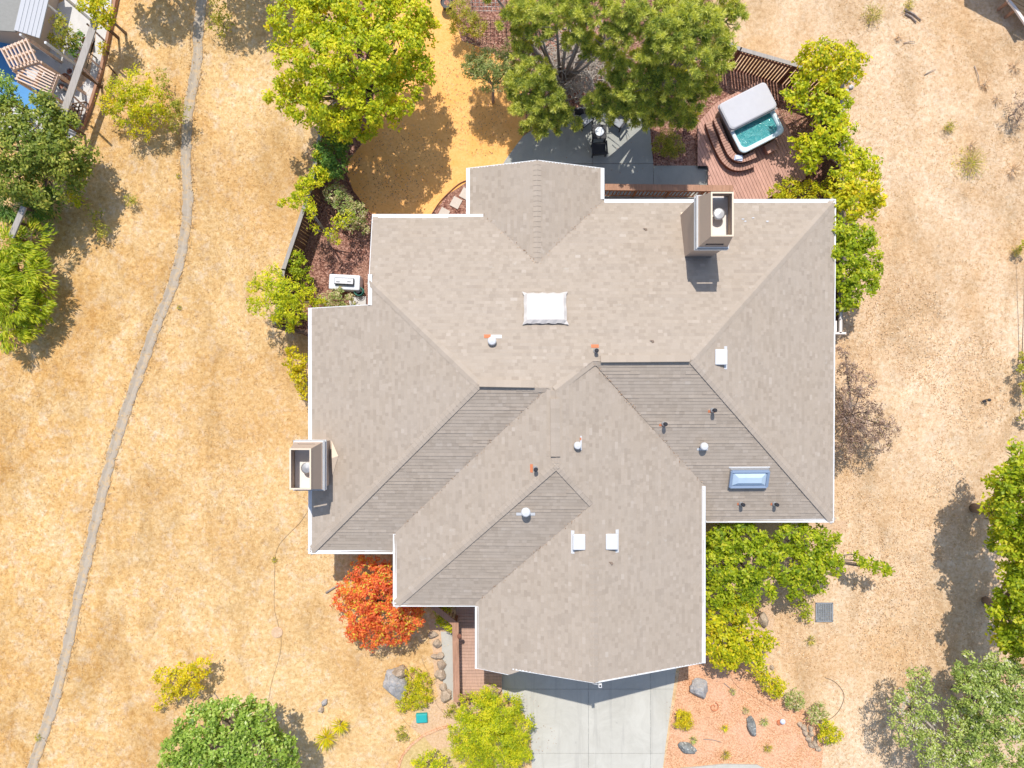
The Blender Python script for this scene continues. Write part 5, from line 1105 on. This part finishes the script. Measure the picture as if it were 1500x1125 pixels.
# stepping stones
for i, (u, v, a, lb) in enumerate(((668, 297, 50, 'square pale stepping stone in the bark corner by the north gable'), (650, 313, 50, 'pale stepping stone half under the northwest gutter'), (682, 284, 50, 'stepping stone half under the edge of the north gable'))):
    m = MB(); c_ = P(u, v, .03); m.box((c_.x, c_.y, .025), (.42, .46, .07), R(a-90+12), bev=.012); tag(m.build('stepping_stone', M['paver'], None, (c_.x, c_.y, 0)), lb, 'paver', 'stepping stones')
m = MB(); arc2 = smooth_path([P(u, v) for u, v in ((688, 263), (672, 270), (655, 285), (643, 298), (632, 315))], 4)
for a, b in zip(arc2, arc2[1:]): m.bar(a+Vector((0, 0, .03)), b+Vector((0, 0, .03)), .03, .09, .4)
tag(m.build('bed_edging', M['fence_wood_red']), kind='structure')
m = MB(); arc2 = smooth_path([P(u, v) for u, v in ((512, 232), (507, 255), (517, 280), (540, 310), (552, 320))], 4)
for a, b in zip(arc2, arc2[1:]): m.bar(a+Vector((0, 0, .03)), b+Vector((0, 0, .03)), .04, .10, .4)
tag(m.build('bed_edging', M['fence_wood_red']), kind='structure')

# outdoor unit by the west bed
c_ = P(504, 413, .7); t_ = empty('outdoor_unit', (c_.x, c_.y, 0), 'white outdoor unit with a dark grey top panel in the west side bed', 'outdoor unit')
m = MB(); m.box((c_.x, c_.y, .33), (1.35, .66, .66), R(-3), bev=.05); m.build('body', M['light_plastic'], t_)
m = MB(); m.box((c_.x+.02, c_.y+.02, .74), (.84, .30, .14), R(-3), bev=.02); g_ = m.build('lid', M['dark_metal'], t_)
m = MB(); m.box((c_.x+.02, c_.y+.03, .815), (.80, .24, .02), R(-3)); m.build('top_panel', M['metal_grey'], g_)
for s in (-1, 1): m = MB(); m.bar(Vector((c_.x+s*.24-.07, c_.y+.02, .85)), Vector((c_.x+s*.24+.07, c_.y+.02-.01, .85)), .035, .03); m.build('handle', M['vent_white'], g_)
c_ = P(526, 427, .4); t_ = empty('hose_reel', (c_.x, c_.y, 0), 'coiled dark green hose beside the white outdoor unit', 'hose')
m = MB()
for k in range(6):
    rr = .15+.022*(k % 3); m.tube([Vector((c_.x+math.cos(a*R(15))*rr, c_.y+math.sin(a*R(15))*rr*.95, .08+.09*k)) for a in range(25)], .016, 6, .3, False)
m.build('coil', M['green_hose'], t_); m = MB(); m.lathe((c_.x, c_.y, 0), [(.14, 0), (.14, .02), (.05, .04), (.05, .6), (.1, .62)], 16); m.build('stand', M['black'], t_)
m = MB(); c_ = P(524, 441, .15); m.box((c_.x, c_.y, .09), (.75, .42, .2), 0, bev=.015); tag(m.build('concrete_step', M['white_concrete'], None, (c_.x, c_.y, 0)), 'pale concrete step tucked under the corner of the west gutter', 'step')

# front entry walkway with railing
EZ = .30; t_ = empty('entry_walkway', Q(700, 960, EZ, 0), 'reddish brown plank entry walkway beside the west garage gutter', 'walkway')
EW = pl([(668, 885), (735, 885), (735, 1010), (727, 1022), (683, 1022), (683, 1030), (668, 1030)], EZ)
m = MB()
for tri in convex_parts(EW): planks(m, tri, 0, .14, .012, EZ-.03, EZ)
for i, f_ in enumerate(m.f):
    c_ = sum((Vector(m.v[k]) for k in f_), Vector())/len(f_); kk = math.floor(c_.y/.14); m.r[i] = (math.sin(kk*12.9898)*43758.5) % 1
m.build('planks', M['entry_wood'], t_)
m = MB()
for tri in convex_parts(EW): m.prism(tri, -.05, EZ-.04)
m.build('frame', M['fence_wood_red'], t_)
t_ = empty('entry_railing', Q(672, 960, 1.2, 0), 'brown entry railing with a wide flat cap and a bend at its upper end', 'railing')
RZ = 1.25; A_, B_, C_, D_ = P(634, 888, RZ), P(667, 914, RZ), P(669, 1028, RZ), P(684, 1027, RZ)
m = MB(); m.bar(A_, B_, .24, .045, .3); m.bar(B_+Vector((0, .1, .002)), C_+Vector((0, 0, .002)), .27, .045, .4); m.bar(C_+Vector((0, .08, -.3)), D_+Vector((.3, .08, -.3)), .20, .045, .5); m.build('cap', M['rail_wood'], t_)
for a, b, n_ in ((A_, B_, 8), (B_, C_, 24)):
    d_ = (b-a); dn_ = Vector((-d_.y, d_.x, 0)).normalized()
    for i in range(n_):
        p = a.lerp(b, (i+.5)/n_); m = MB(); m.box((p.x, p.y, RZ/2+.05), (.035, .035, RZ-.15)); m.build('slat', M['rail_wood'], t_)
    m = MB(); m.bar(a+Vector((0, 0, -.12)), b+Vector((0, 0, -.12)), .04, .09); m.build('rail', M['rail_wood'], t_)
for p in (A_, B_, C_): m = MB(); m.box((p.x, p.y, RZ/2-.02), (.11, .11, RZ-.05)); m.build('post', M['rail_wood'], t_)
m = MB(); p = P(673, 932, RZ+.03); m.lathe(p, [(.10, 0), (.10, .03), (.06, .06), (.03, .07)], 18, .3); m.build('post_cap', M['fence_wood_red'], t_)
for u in (686, 694): m = MB(); p = P(u, 1027, .5); m.box((p.x, p.y, .42), (.10, .12, .3)); m.build('post', M['rail_wood'], t_)
sheet('gravel_strip', pl([(646, 925), (664, 925), (664, 1025), (650, 1022)]), .03, M['concrete'], .03)
m = MB(); c_ = P(706, 1026, .2); m.box((c_.x, c_.y, .14), (.9, .3, .18)); tag(m.build('entry_step', M['entry_wood'], None, (c_.x, c_.y, 0)), 'wooden step at the foot of the entry walkway by the round lime shrub', 'step')

# rocks
def rockm(u, v, wpx, hpx, ht, mat, label, rz=0.0, group=None, seed=0, z0=0.0):
    c_ = P(u, v, ht*.5); gx_ = gz(c_.x, c_.y); bm = bmesh.new(); bmesh.ops.create_icosphere(bm, subdivisions=4, radius=1)
    Mr = Matrix.Rotation(rz, 4, 'Z'); off = Vector((seed*3.1, seed*1.7, seed*.9)); vs = []
    for v_ in bm.verts:
        q = v_.co.copy(); k_ = 1+.30*noise.noise(q*1.3+off)+.13*noise.noise(q*3.3+off)+.05*noise.noise(q*8+off)
        for pn in range(3):
            nn = Vector((math.sin(seed*5+pn*2.1), math.cos(seed*3+pn*2.6), .5)).normalized(); d_ = q.dot(nn)*k_
            if d_ > .72: q = q-nn*(d_-.72)*.8
        q = q*k_; vs.append(Vector((c_.x, c_.y, gx_+ht*.42))+(Mr @ Vector((q.x*px(wpx)/2, q.y*px(hpx)/2, q.z*ht*.6))))
    m = MB(); m.mesh(vs, [tuple(x.index for x in f.verts) for f in bm.faces], .4, False); bm.free()
    o_ = m.build('rock', M[mat], None, (c_.x, c_.y, gx_)); tag(o_, label, 'rock', group); return o_
rockm(579, 1003, 34, 44, .7, 'rock_blue', 'large bluish grey boulder with pale streaks beside the groundcover', .2, None, 1)
rockm(586, 985, 20, 16, .75, 'rock', 'brown knob of rock on top of the large bluish boulder', .0, None, 2)
G = 'rocks edging the bed beside the entry railing'
for i, (u, v, a, b, h_, mt, lb) in enumerate(((634, 930, 14, 10, .2, 'rock', 'topmost pale rock of the row beside the entry railing'), (640, 943, 13, 12, .25, 'rock', 'second rock from the top of the row beside the entry railing'), (637, 962, 8, 12, .22, 'rock', 'narrow rock at the left of the row beside the entry railing'),
        (645, 961, 10, 12, .24, 'rock', 'rock at the right of the narrow one beside the entry railing'), (646, 974, 13, 13, .28, 'rock', 'round grey rock halfway down the entry railing'), (645, 989, 16, 16, .3, 'rock', 'biggest round tan rock of the row beside the entry railing'), (649, 1007, 12, 12, .22, 'rock', 'pale rock below the biggest tan one by the entry railing'), (653, 1020, 19, 17, .32, 'rock', 'lowest wide rock at the foot of the entry railing'))):
    rockm(u, v, a, b, h_, mt, lb, i*.7, G, i+3)
rockm(1025, 1009, 27, 28, .45, 'rock_blue', 'grey rounded boulder below the garage corner in the salmon mulch', .3, None, 14)
rockm(1102, 1064, 12, 30, .4, 'rock_dark', 'dark leaning rock in the middle of the salmon mulch', R(20), None, 15)
rockm(1007, 1097, 28, 16, .35, 'rock_dark', 'pale lichen-speckled rock beside the driveway', R(-22), None, 16)
rockm(1119, 908, 13, 24, .4, 'rock', 'tall brown rock at the edge of the yellowish garage tree', .1, None, 17)
rockm(475, 1030, 7, 12, .2, 'rock_blue', 'small grey stone in the lower field above the left spiky grass', R(-35), 'two small stones in the lower field', 18); rockm(470, 1040, 8, 10, .2, 'rock', 'small brown stone just below its grey twin in the lower field', R(-35), 'two small stones in the lower field', 19)
rockm(1131, 978, 6, 8, .15, 'rock', 'tiny stone left of the uppermost border shrub', 0, None, 20)
G = 'cobbles heaped beside the bright border shrub'
cob = [(1172, 1061, 'topmost cobble of the heap beside the border shrubs'), (1178, 1066, 'second cobble from the top of the heap'), (1180, 1074, 'left cobble in the upper middle of the heap'), (1188, 1067, 'upper right cobble of the heap'), (1189, 1075, 'right cobble in the upper middle of the heap'), (1185, 1083, 'left cobble in the lower middle of the heap'),
       (1196, 1082, 'largest right-hand cobble of the heap'), (1194, 1090, 'cobble under the largest right-hand one of the heap'), (1189, 1092, 'lower left cobble of the heap'), (1199, 1097, 'lowest cobble of the heap near the sidewalk')]
for i, (u, v, lb) in enumerate(cob): rockm(u, v, 8+i % 3*1.5, 7+i % 2*2, .2, 'rock', lb, i*1.1, G, 30+i)
# pale stones by the northeast fence corner
G = 'pale rubble outside the northeast fence corner'
for i, (u, v, lb) in enumerate(((1242, 118, 'upper left pale rubble stone outside the fence corner'), (1252, 115, 'upper right pale rubble stone outside the fence corner'), (1247, 127, 'middle greenish rubble stone outside the fence corner'), (1258, 108, 'white rubble stone farthest from the fence corner'), (1240, 133, 'lowest pale rubble stone outside the fence corner'))): rockm(u, v, 7, 7, .15, 'white_concrete', lb, i, G, 50+i)

# teal utility box, drain grate, garden light, pot, ornament, hose ring, wires
c_ = P(617.5, 1053, .2); g_ = gz(c_.x, c_.y); t_ = empty('utility_box', (c_.x, c_.y, g_), 'small teal utility box on the bare ground below the groundcover', 'utility box')
m = MB(); m.box((c_.x, c_.y, g_+.09), (.50, .40, .18), R(3), bev=.03); m.build('body', M['teal'], t_)
m = MB(); m.box((c_.x, c_.y, g_+.195), (.44, .34, .03), R(3), bev=.01); m.build('lid', M['teal'], t_)
for s in (-1, 1): m = MB(); m.box((c_.x+s*.13, c_.y, g_+.215), (.03, .2, .02), R(3)); m.build('rib', M['teal'], t_)
c_ = P(1206.5, 896, 0); g_ = gz(c_.x, c_.y)+.03; t_ = empty('drain_grate', (c_.x, c_.y, g_), 'square grey metal drain grate in the bare ground east of the garage', 'grate')
m = MB(); m.box((c_.x, c_.y, g_-.02), (.70, .78, .05)); m.build('pit', M['rock_dark'], t_)
m = MB()
for a, b, w2, h2 in ((0, .40, .78, .05), (0, -.40, .78, .05), (-.36, 0, .05, .80), (.36, 0, .05, .80)): m.box((c_.x+a, c_.y+b, g_+.03), (w2, h2, .05), r=.3)
m.build('frame', M['metal_grey'], t_)
m = MB()
for i in range(1, 7): m.box((c_.x-.36+i*.72/7, c_.y, g_+.035), (.022, .78, .03), r=.3)
for i in range(1, 9): m.box((c_.x, c_.y-.40+i*.8/9, g_+.045), (.70, .018, .025), r=.4)
m.build('bars', M['metal_grey'], t_)
c_ = P(1449, 586, .2); g_ = gz(c_.x, c_.y); t_ = empty('garden_light', (c_.x, c_.y, g_), 'tiny dark garden light standing alone in the bare east ground', 'garden light')
m = MB(); m.lathe((c_.x, c_.y, g_), [(.02, -.1), (.02, .22)], 8); m.build('stake', M['black'], t_); m = MB(); m.lathe((c_.x, c_.y, g_+.22), [(.05, 0), (.07, .03), (.07, .09), (.02, .12)], 14); m.build('head', M['dark_metal'], t_)
m = MB(); m.box((c_.x-.1, c_.y-.05, g_+.1), (.16, .1, .05), R(20), bev=.01); m.build('panel', M['dark_metal'], t_)
c_ = P(654, 2, .5); t_ = empty('plant_pot', (c_.x, c_.y, 0), 'dark round plant pot at the top edge beside the orange yard', 'pot')
m = MB(); m.lathe((c_.x, c_.y, 0), [(.18, 0), (.26, .42), (.28, .46), (.25, .46), (.23, .40), (.02, .39)], 24); m.build('body', M['black'], t_); m = MB(); m.lathe((c_.x, c_.y, .34), [(.22, 0), (.22, .05), (.01, .06)], 20); m.build('potting_soil', M['bark'], t_)
c_ = P(1144, 1058, .1); t_ = empty('garden_ornament', (c_.x, c_.y, 0), 'small purplish glass ornament on a dark base in the salmon mulch', 'ornament')
m = MB(); m.lathe((c_.x-.06, c_.y-.04, 0), [(.10, 0), (.11, .08), (.03, .1)], 16); m.build('base', M['rust'], t_); m = MB(); m.lathe((c_.x+.06, c_.y+.05, 0), [(.02, 0), (.10, .08), (.12, .16), (.08, .22), (.01, .25)], 16); m.build('globe', M['towel'], t_)
m = MB(); c_ = P(1045, 1035); m.tube([c_+Vector((math.cos(a*.5)*(.05+.012*a), math.sin(a*.5)*(.05+.012*a), .03+.004*a)) for a in range(16)], .018, 6, .3); tag(m.build('metal_coil', M['rust'], None, c_), 'curled rusty metal coil in the salmon mulch below the grey boulder', 'coil')
m = MB(); ring = [P(u, v) for u, v in ((1208, 992), (1222, 998), (1233, 1010), (1236, 1022), (1230, 1038), (1222, 1048), (1212, 1054), (1200, 1054))]
ring = smooth_path(ring, 4); m.tube([p+Vector((0, 0, gz(p.x, p.y)+.03)) for p in ring], .013, 5, .3, False); tag(m.build('drip_hose', M['wire'], None, ring[0]), 'thin curved irrigation hose on the ground beside the border shrubs', 'hose')
for pts, lb in ((((453, 745), (440, 765), (420, 785), (408, 800), (403, 820), (402, 860), (402, 890), (407, 912), (412, 930), (410, 960), (398, 1000), (392, 1040)), 'long thin dark wire lying down the field below the west chimney'), (((617, 962), (622, 975), (630, 990), (634, 1010), (640, 1032), (655, 1050)), 'thin hose along the edge of the rocks by the entry railing'),
                (((583, 1040), (590, 1052), (598, 1062), (610, 1066)), 'short dark hose curling beside the teal utility box'), (((1065, 985), (1080, 1005), (1100, 1018), (1135, 1040), (1150, 1050)), 'irrigation line along the upper edge of the salmon mulch')):
    path = smooth_path([P(u, v) for u, v in pts], 5); m = MB(); m.tube([p+Vector((0, 0, gz(p.x, p.y)+.02)) for p in path], .006, 5, .3, False); tag(m.build('wire', M['wire'], None, path[0]), lb, 'hose')
m = MB(); c_ = P(406, 926); g_ = gz(c_.x, c_.y)+.01; m.lathe((c_.x, c_.y, g_), [(.26, -.03), (.25, .02), (.2, .03), (.02, .03)], 18); tag(m.build('valve_cover', M['soil'], None, (c_.x, c_.y, g_)), 'round pale valve cover where the field wire bends', 'cover')
# fallen sticks
G = 'fallen sticks on the field'
for (a, b, lb) in (((1325, 14), (1349, 30), 'thick fallen stick at the upper right of the photo'), ((1326, 20), (1342, 33), 'thin fallen stick parallel to the thick one'), ((1425, 98), (1432, 128), 'short pale upright stick left of the yellow weed'), ((478, 868), (498, 856), 'grey log poking out from the red shrub'),
                   ((308, 880), (324, 895), 'never'), ((1354, 110), (1370, 102), 'curved brown twig in the middle of the upper right slope'), ((1060, 1000), (1075, 1016), 'thin stick near the top of the salmon mulch'), ((1030, 1082), (1056, 1086), 'thin brown stick right of the pale tuft in the salmon mulch'), ((314, 1015), (323, 1032), 'thin dark stick right of the golden shrub'), ((1323, 64), (1340, 62), 'dark bent root below the fallen sticks')):
    if lb == 'never': continue
    A2, B2 = P(*a), P(*b); A2.z = gz(A2.x, A2.y)+.04; B2.z = gz(B2.x, B2.y)+.06; m = MB(); r_ = .05 if 'log' in lb or 'thick' in lb else .018
    m.tube([A2, A2.lerp(B2, .5)+Vector((.03, .04, .02)), B2], [r_, r_*.8, r_*.5], 7, .3); tag(m.build('fallen_branch', M['dead_branch'], None, A2), lb, 'stick', G)

# wire arbor at the top edge
t_ = empty('wire_trellis', Q(712, 6, 1.2, 0), 'grey wire trellis frame at the top edge behind the feathery shrub', 'trellis')
m = MB()
for i in range(9): a = P(690+i*6, -22, 1.3); b = P(690+i*6, 17, 1.3); m.tube([a, b], .012, 4, .3)
for j in range(7): a = P(688, -20+j*6, 1.31); b = P(742, -20+j*6, 1.31); m.tube([a, b], .012, 4, .3)
m.build('mesh', M['metal_grey'], t_)
for u, v in ((689, 17), (741, 17), (689, -22), (741, -22)): m = MB(); p = P(u, v, 1.3); m.tube([(p.x, p.y, 0), (p.x, p.y, 1.32)], .025, 6, .3); m.build('post', M['metal_grey'], t_)

# ---------------- neighbouring yard, upper left ----------------
na = math.atan2(150, -48)
sheet('neighbour_concrete', pl([(86, -60), (168, -60), (160, 60), (147, 105), (128, 160), (108, 205), (60, 200), (-60, 200), (-60, -60)]), .010, M['white_concrete'], .03)
sheet('neighbour_soil_bed', pl([(112, 80), (140, 60), (142, 40), (132, 110), (118, 128), (100, 130)]), .016, M['soil'], .08)
sheet('neighbour_blue_deck', pl([(-60, 20), (26, 52), (35, 100), (60, 130), (85, 155), (62, 168), (40, 160), (-60, 120)]), .05, M['blue_paint'], .0, thick=.05)
# low retaining kerb, outer boundary
m = MB(); arc3 = [P(u, v) for u, v in ((183, -60), (172, 0), (162, 50), (151, 105), (137, 150), (122, 190))]
for a, b in zip(arc3, arc3[1:]): m.bar(a+Vector((0, 0, .1)), b+Vector((0, 0, .1)), .12, .22, .3)
tag(m.build('retaining_kerb', M['rail_wood'], None, arc3[1]), 'low brown retaining edge between the dry field and the neighbouring yard', 'wall')
# tall fence with grey cap, post and wire braces
def arbor(label, a, b, braces, ht=1.7, wd=.30):
    A_, B_ = P(*a, ht), P(*b, ht); t_ = empty('arbor_beam', (A_.x, A_.y, 0), label, 'arbor beam')
    m = MB(); m.bar(A_, B_, wd, .06, .3); m.build('beam', M['grey_wood'], t_)
    m = MB(); m.bar(A_-Vector((0, 0, .1)), B_-Vector((0, 0, .1)), .08, .14, .3); m.build('joist', M['grey_wood'], t_)
    for f_ in (.02, .5, .98): p = A_.lerp(B_, f_); m = MB(); m.box((p.x, p.y, ht/2-.04), (.10, .10, ht-.06)); m.build('post', M['fence_wood'], t_)
    for f_, L_ in braces:
        p = A_.lerp(B_, f_); q = p+Vector((.75*L_, -.72*L_, -.05)); m = MB(); m.bar(p-Vector((.25, -.24, .03)), q, .07, .07, .3); m.build('crossbar', M['fence_wood'], t_)
arbor('long grey beam on posts with dark crossbars crossing the neighbouring yard', (142, 24), (88, 181), ((.12, .6), (.34, .95), (.46, 1.0), (.72, .95)))
arbor('short piece of grey beam showing between the two west conifers', (35, 303), (16, 348), (), 2.0, .24)
for a, b, lb in (((158, 95), (171, 110), 'thin dark pole reaching into the field beside the neighbouring yard'),):
    m = MB(); m.bar(P(*a, .9), P(*b, .3), .05, .05, .3); tag(m.build('pole', M['fence_wood'], None, P(*b, .3)), lb, 'pole')
# pergolas
def pergola(label, C, n, zt=1.9):
    c0 = P(*C[0], zt); t_ = empty('pergola', (c0.x, c0.y, 0), label, 'pergola', 'slatted pergolas in the neighbouring yard'); q = [P(u, v, zt) for u, v in C]
    for a, b in ((q[0], q[1]), (q[3], q[2]), (q[0].lerp(q[3], .5), q[1].lerp(q[2], .5))): m = MB(); m.bar(a, b, .09, .14); m.build('beam', M['pergola_wood'], t_)
    for i in range(n):
        f_ = (i+.3)/(n-.4); m = MB(); a, b = q[0].lerp(q[1], f_), q[3].lerp(q[2], f_); m.bar(a+Vector((0, 0, .12)), b+Vector((0, 0, .12)), .055, .09); m.build('slat', M['pergola_wood'], t_)
    for p in q: m = MB(); m.box((p.x, p.y, zt/2-.04), (.1, .1, zt-.06)); m.build('post', M['pergola_wood'], t_)
pergola('larger slatted timber pergola over the neighbouring blue deck', [(41, 86), (25, 118), (74, 139), (85, 110)], 8)
pergola('smaller slatted timber pergola touching the neighbouring house', [(43, 58), (3, 74), (18, 102), (58, 90)], 8, 2.1)
# neighbouring house
t_ = empty('neighbour_house', Q(10, 20, 3, 0), 'neighbouring house with weathered grey roof in the upper left corner', 'house')
m = MB(); RP = pl([(-120, -80), (50, -80), (32, 4), (30, 30), (22, 46), (-10, 44), (-120, 20)], 2.3); m.prism(RP, 2.2, 2.3); m.build('roof', M['grey_shingle'], t_)
m = MB(); m.prism(pl([(-110, -70), (40, -70), (26, 0), (20, 38), (-100, 15)], 2.3), 0, 2.19); m.build('wall', M['wall_paint'], t_)
t_ = empty('awning', Q(46, 26, 2.8, 0), 'pale flat metal awning beside the neighbouring grey roof', 'awning')
m = MB(); a4 = pl([(36, -20), (76, -20), (58, 56), (21, 44)], 2.4); m.prism(a4, 2.36, 2.42); m.build('panel', M['grey_panel'], t_)
m = MB()
for i in range(1, 6):
    f_ = i/6; a = Vector((*a4[0], 2.43)).lerp(Vector((*a4[1], 2.43)), f_); b = Vector((*a4[3], 2.43)).lerp(Vector((*a4[2], 2.43)), f_); m.bar(a, b, .03, .02)
m.build('seam', M['grey_panel'], t_)
for p in a4: m = MB(); m.box((p[0]*.99, p[1]*.99, 1.17), (.09, .09, 2.34)); m.build('post', M['white_paint'], t_)
m = MB(); c_ = P(78, 158, .5); m.box((c_.x, c_.y, .25), (.9, .62, .5), R(-28), bev=.03); tag(m.build('planter_box', M['paver'], None, (c_.x, c_.y, 0)), 'pale planter box at the end of the neighbouring grey-capped fence', 'planter')
c_ = P(52, 104, .7); t_ = empty('garden_table', (c_.x, c_.y, 0), 'round white table under the larger neighbouring pergola', 'table')
m = MB(); m.lathe((c_.x, c_.y, 0), [(.3, 0), (.28, .03), (.04, .06), (.04, .68), (.42, .7), (.43, .73), (.02, .74)], 24); m.build('table_top', M['vent_white'], t_)
shrub('tree_shrub', 'bright green bushy tree at the top of the neighbouring yard', [(130, 5, 2.2, 16), (150, 12, 2.2, 16), (148, 28, 2.0, 14), (158, 30, 1.8, 10), (140, -6, 2.2, 14)], 'leaf_yellowgreen', leaf=(.13, .07), dens=600, tr=.06)
shrub('tree_shrub', 'feathery pale green shrub between the awning and the grey-capped fence', [(85, 28, 1.8, 12), (95, 40, 1.8, 13), (100, 55, 1.6, 14), (85, 65, 1.4, 10), (92, 72, 1.2, 9), (78, 55, 1.2, 8)], 'leaf_olive', leaf=(.12, .05), dens=560, tr=.05)
shrub('tree_shrub', 'dark leafy shrub tucked against the neighbouring grey-capped fence', [(115, 62, 1.4, 10), (112, 75, 1.3, 10), (118, 52, 1.2, 7)], 'leaf_dark', leaf=(.12, .07), dens=560)
shrub('golden_shrub', 'tiny orange-yellow plant by the neighbouring retaining edge', [(151, 66, .5, 7), (150, 74, .5, 5)], 'leaf_gold')
# neighbouring house beyond the top right corner; only its shade reaches the picture
t_ = empty('far_house', (23.5, 20.5, 0), 'house beyond the upper right corner whose roof shades the dry slope', 'house')
m = MB(); m.prism([(19.9, 18.9), (23.2, 16.9), (25.4, 14.6), (32, 20), (26, 28), (20, 26)], 3.3, 3.45); m.build('roof', M['grey_shingle'], t_)
m = MB(); m.prism([(20.6, 19.6), (23.6, 18.0), (25.6, 16.4), (31, 20.5), (25.8, 27), (20.8, 25.4)], 0, 3.28); m.build('wall', M['wall_paint'], t_)

G = 'pots in the neighbouring yard'
for u, v, r_, mt, lb in ((98, 116, .20, 'terracotta', 'terracotta pot left of the long grey beam'), (104, 106, .16, 'vent_white', 'white round pot left of the long grey beam'), (128, 62, .17, 'terracotta', 'brown pot right of the upper part of the long grey beam'), (92, 128, .15, 'rock_dark', 'small dark pot nearest the planter box')):
    c_ = P(u, v, .2); t_ = empty('plant_pot', (c_.x, c_.y, 0), lb, 'pot', G)
    m = MB(); m.lathe((c_.x, c_.y, 0), [(r_*.7, 0), (r_, .3), (r_*1.08, .34), (r_*.9, .34), (r_*.8, .28), (.02, .28)], 16, .3); m.build('body', M[mt], t_)
    m = MB(); m.lathe((c_.x, c_.y, .25), [(r_*.8, 0), (r_*.8, .04), (.01, .05)], 14, .3); m.build('potting_soil', M['bark'], t_)
def garden_seat(u, v, rz, lb):
    c_ = P(u, v, .3); t_ = empty('garden_chair', (c_.x, c_.y, 0), lb, 'chair', 'white chairs under the neighbouring pergola'); Mr = Matrix.Rotation(rz, 4, 'Z'); L = lambda x, y, z_: Vector((c_.x, c_.y, 0))+(Mr @ Vector((x, y, z_)))
    m = MB(); m.box(L(0, 0, .42), (.46, .46, .04), M=Mr, r=.3); m.build('seat', M['vent_white'], t_); m = MB(); m.bar(L(0, .22, .44), L(0, .28, .86), .44, .03, .3); m.build('backrest', M['vent_white'], t_)
    for x in (-.2, .2):
        for y in (-.2, .2): m = MB(); m.box(L(x, y, .2), (.03, .03, .4), M=Mr, r=.3); m.build('leg', M['vent_white'], t_)
garden_seat(66, 112, R(-70), 'white chair right of the round table under the larger pergola'); garden_seat(56, 122, R(170), 'white chair below the round table under the larger pergola')
t_ = empty('lattice_shadow_standin', Q(108, 165, .5, 0), 'added dark lattice standing in for a lattice shadow by the end of the long grey beam', 'shadow stand-in')  # added dark bars on legs, standing in for a lattice-shaped cast shadow
m = MB()
for i in range(4): a = P(98+i*6, 178-i*1, .5); b = P(106+i*6, 152-i*1, .5); m.bar(a, b, .04, .04, .3)
for i in range(5): a = P(97+i*2.1, 176-i*6, .54); b = P(118+i*2.1, 173-i*6, .54); m.bar(a, b, .04, .04, .3)
m.build('lattice', M['fence_wood'], t_)
for u, v in ((98, 178), (106, 152), (116, 175), (124, 149)): m = MB(); p = P(u, v, .5); m.box((p.x, p.y, .24), (.04, .04, .48)); m.build('leg', M['fence_wood'], t_)
# scattered stones on the orange yard border and leaves on patio and driveway
litter('yard_litter', 'small leaves and twigs dropped over the orange granite yard', [(600, 240, 60), (640, 120, 50), (700, 180, 50), (560, 280, 40)], 1500, 'litter', (.03, .07))
litter('patio_litter', 'dry pine needles and leaves scattered over the rear patio and deck', [(870, 220, 60), (930, 250, 50), (1100, 260, 50)], 500, 'litter', (.03, .08))
litter('driveway_litter', 'dry leaves along the edges of the driveway', [(790, 1080, 25), (985, 1040, 18), (770, 1035, 18)], 160, 'litter', (.03, .07))
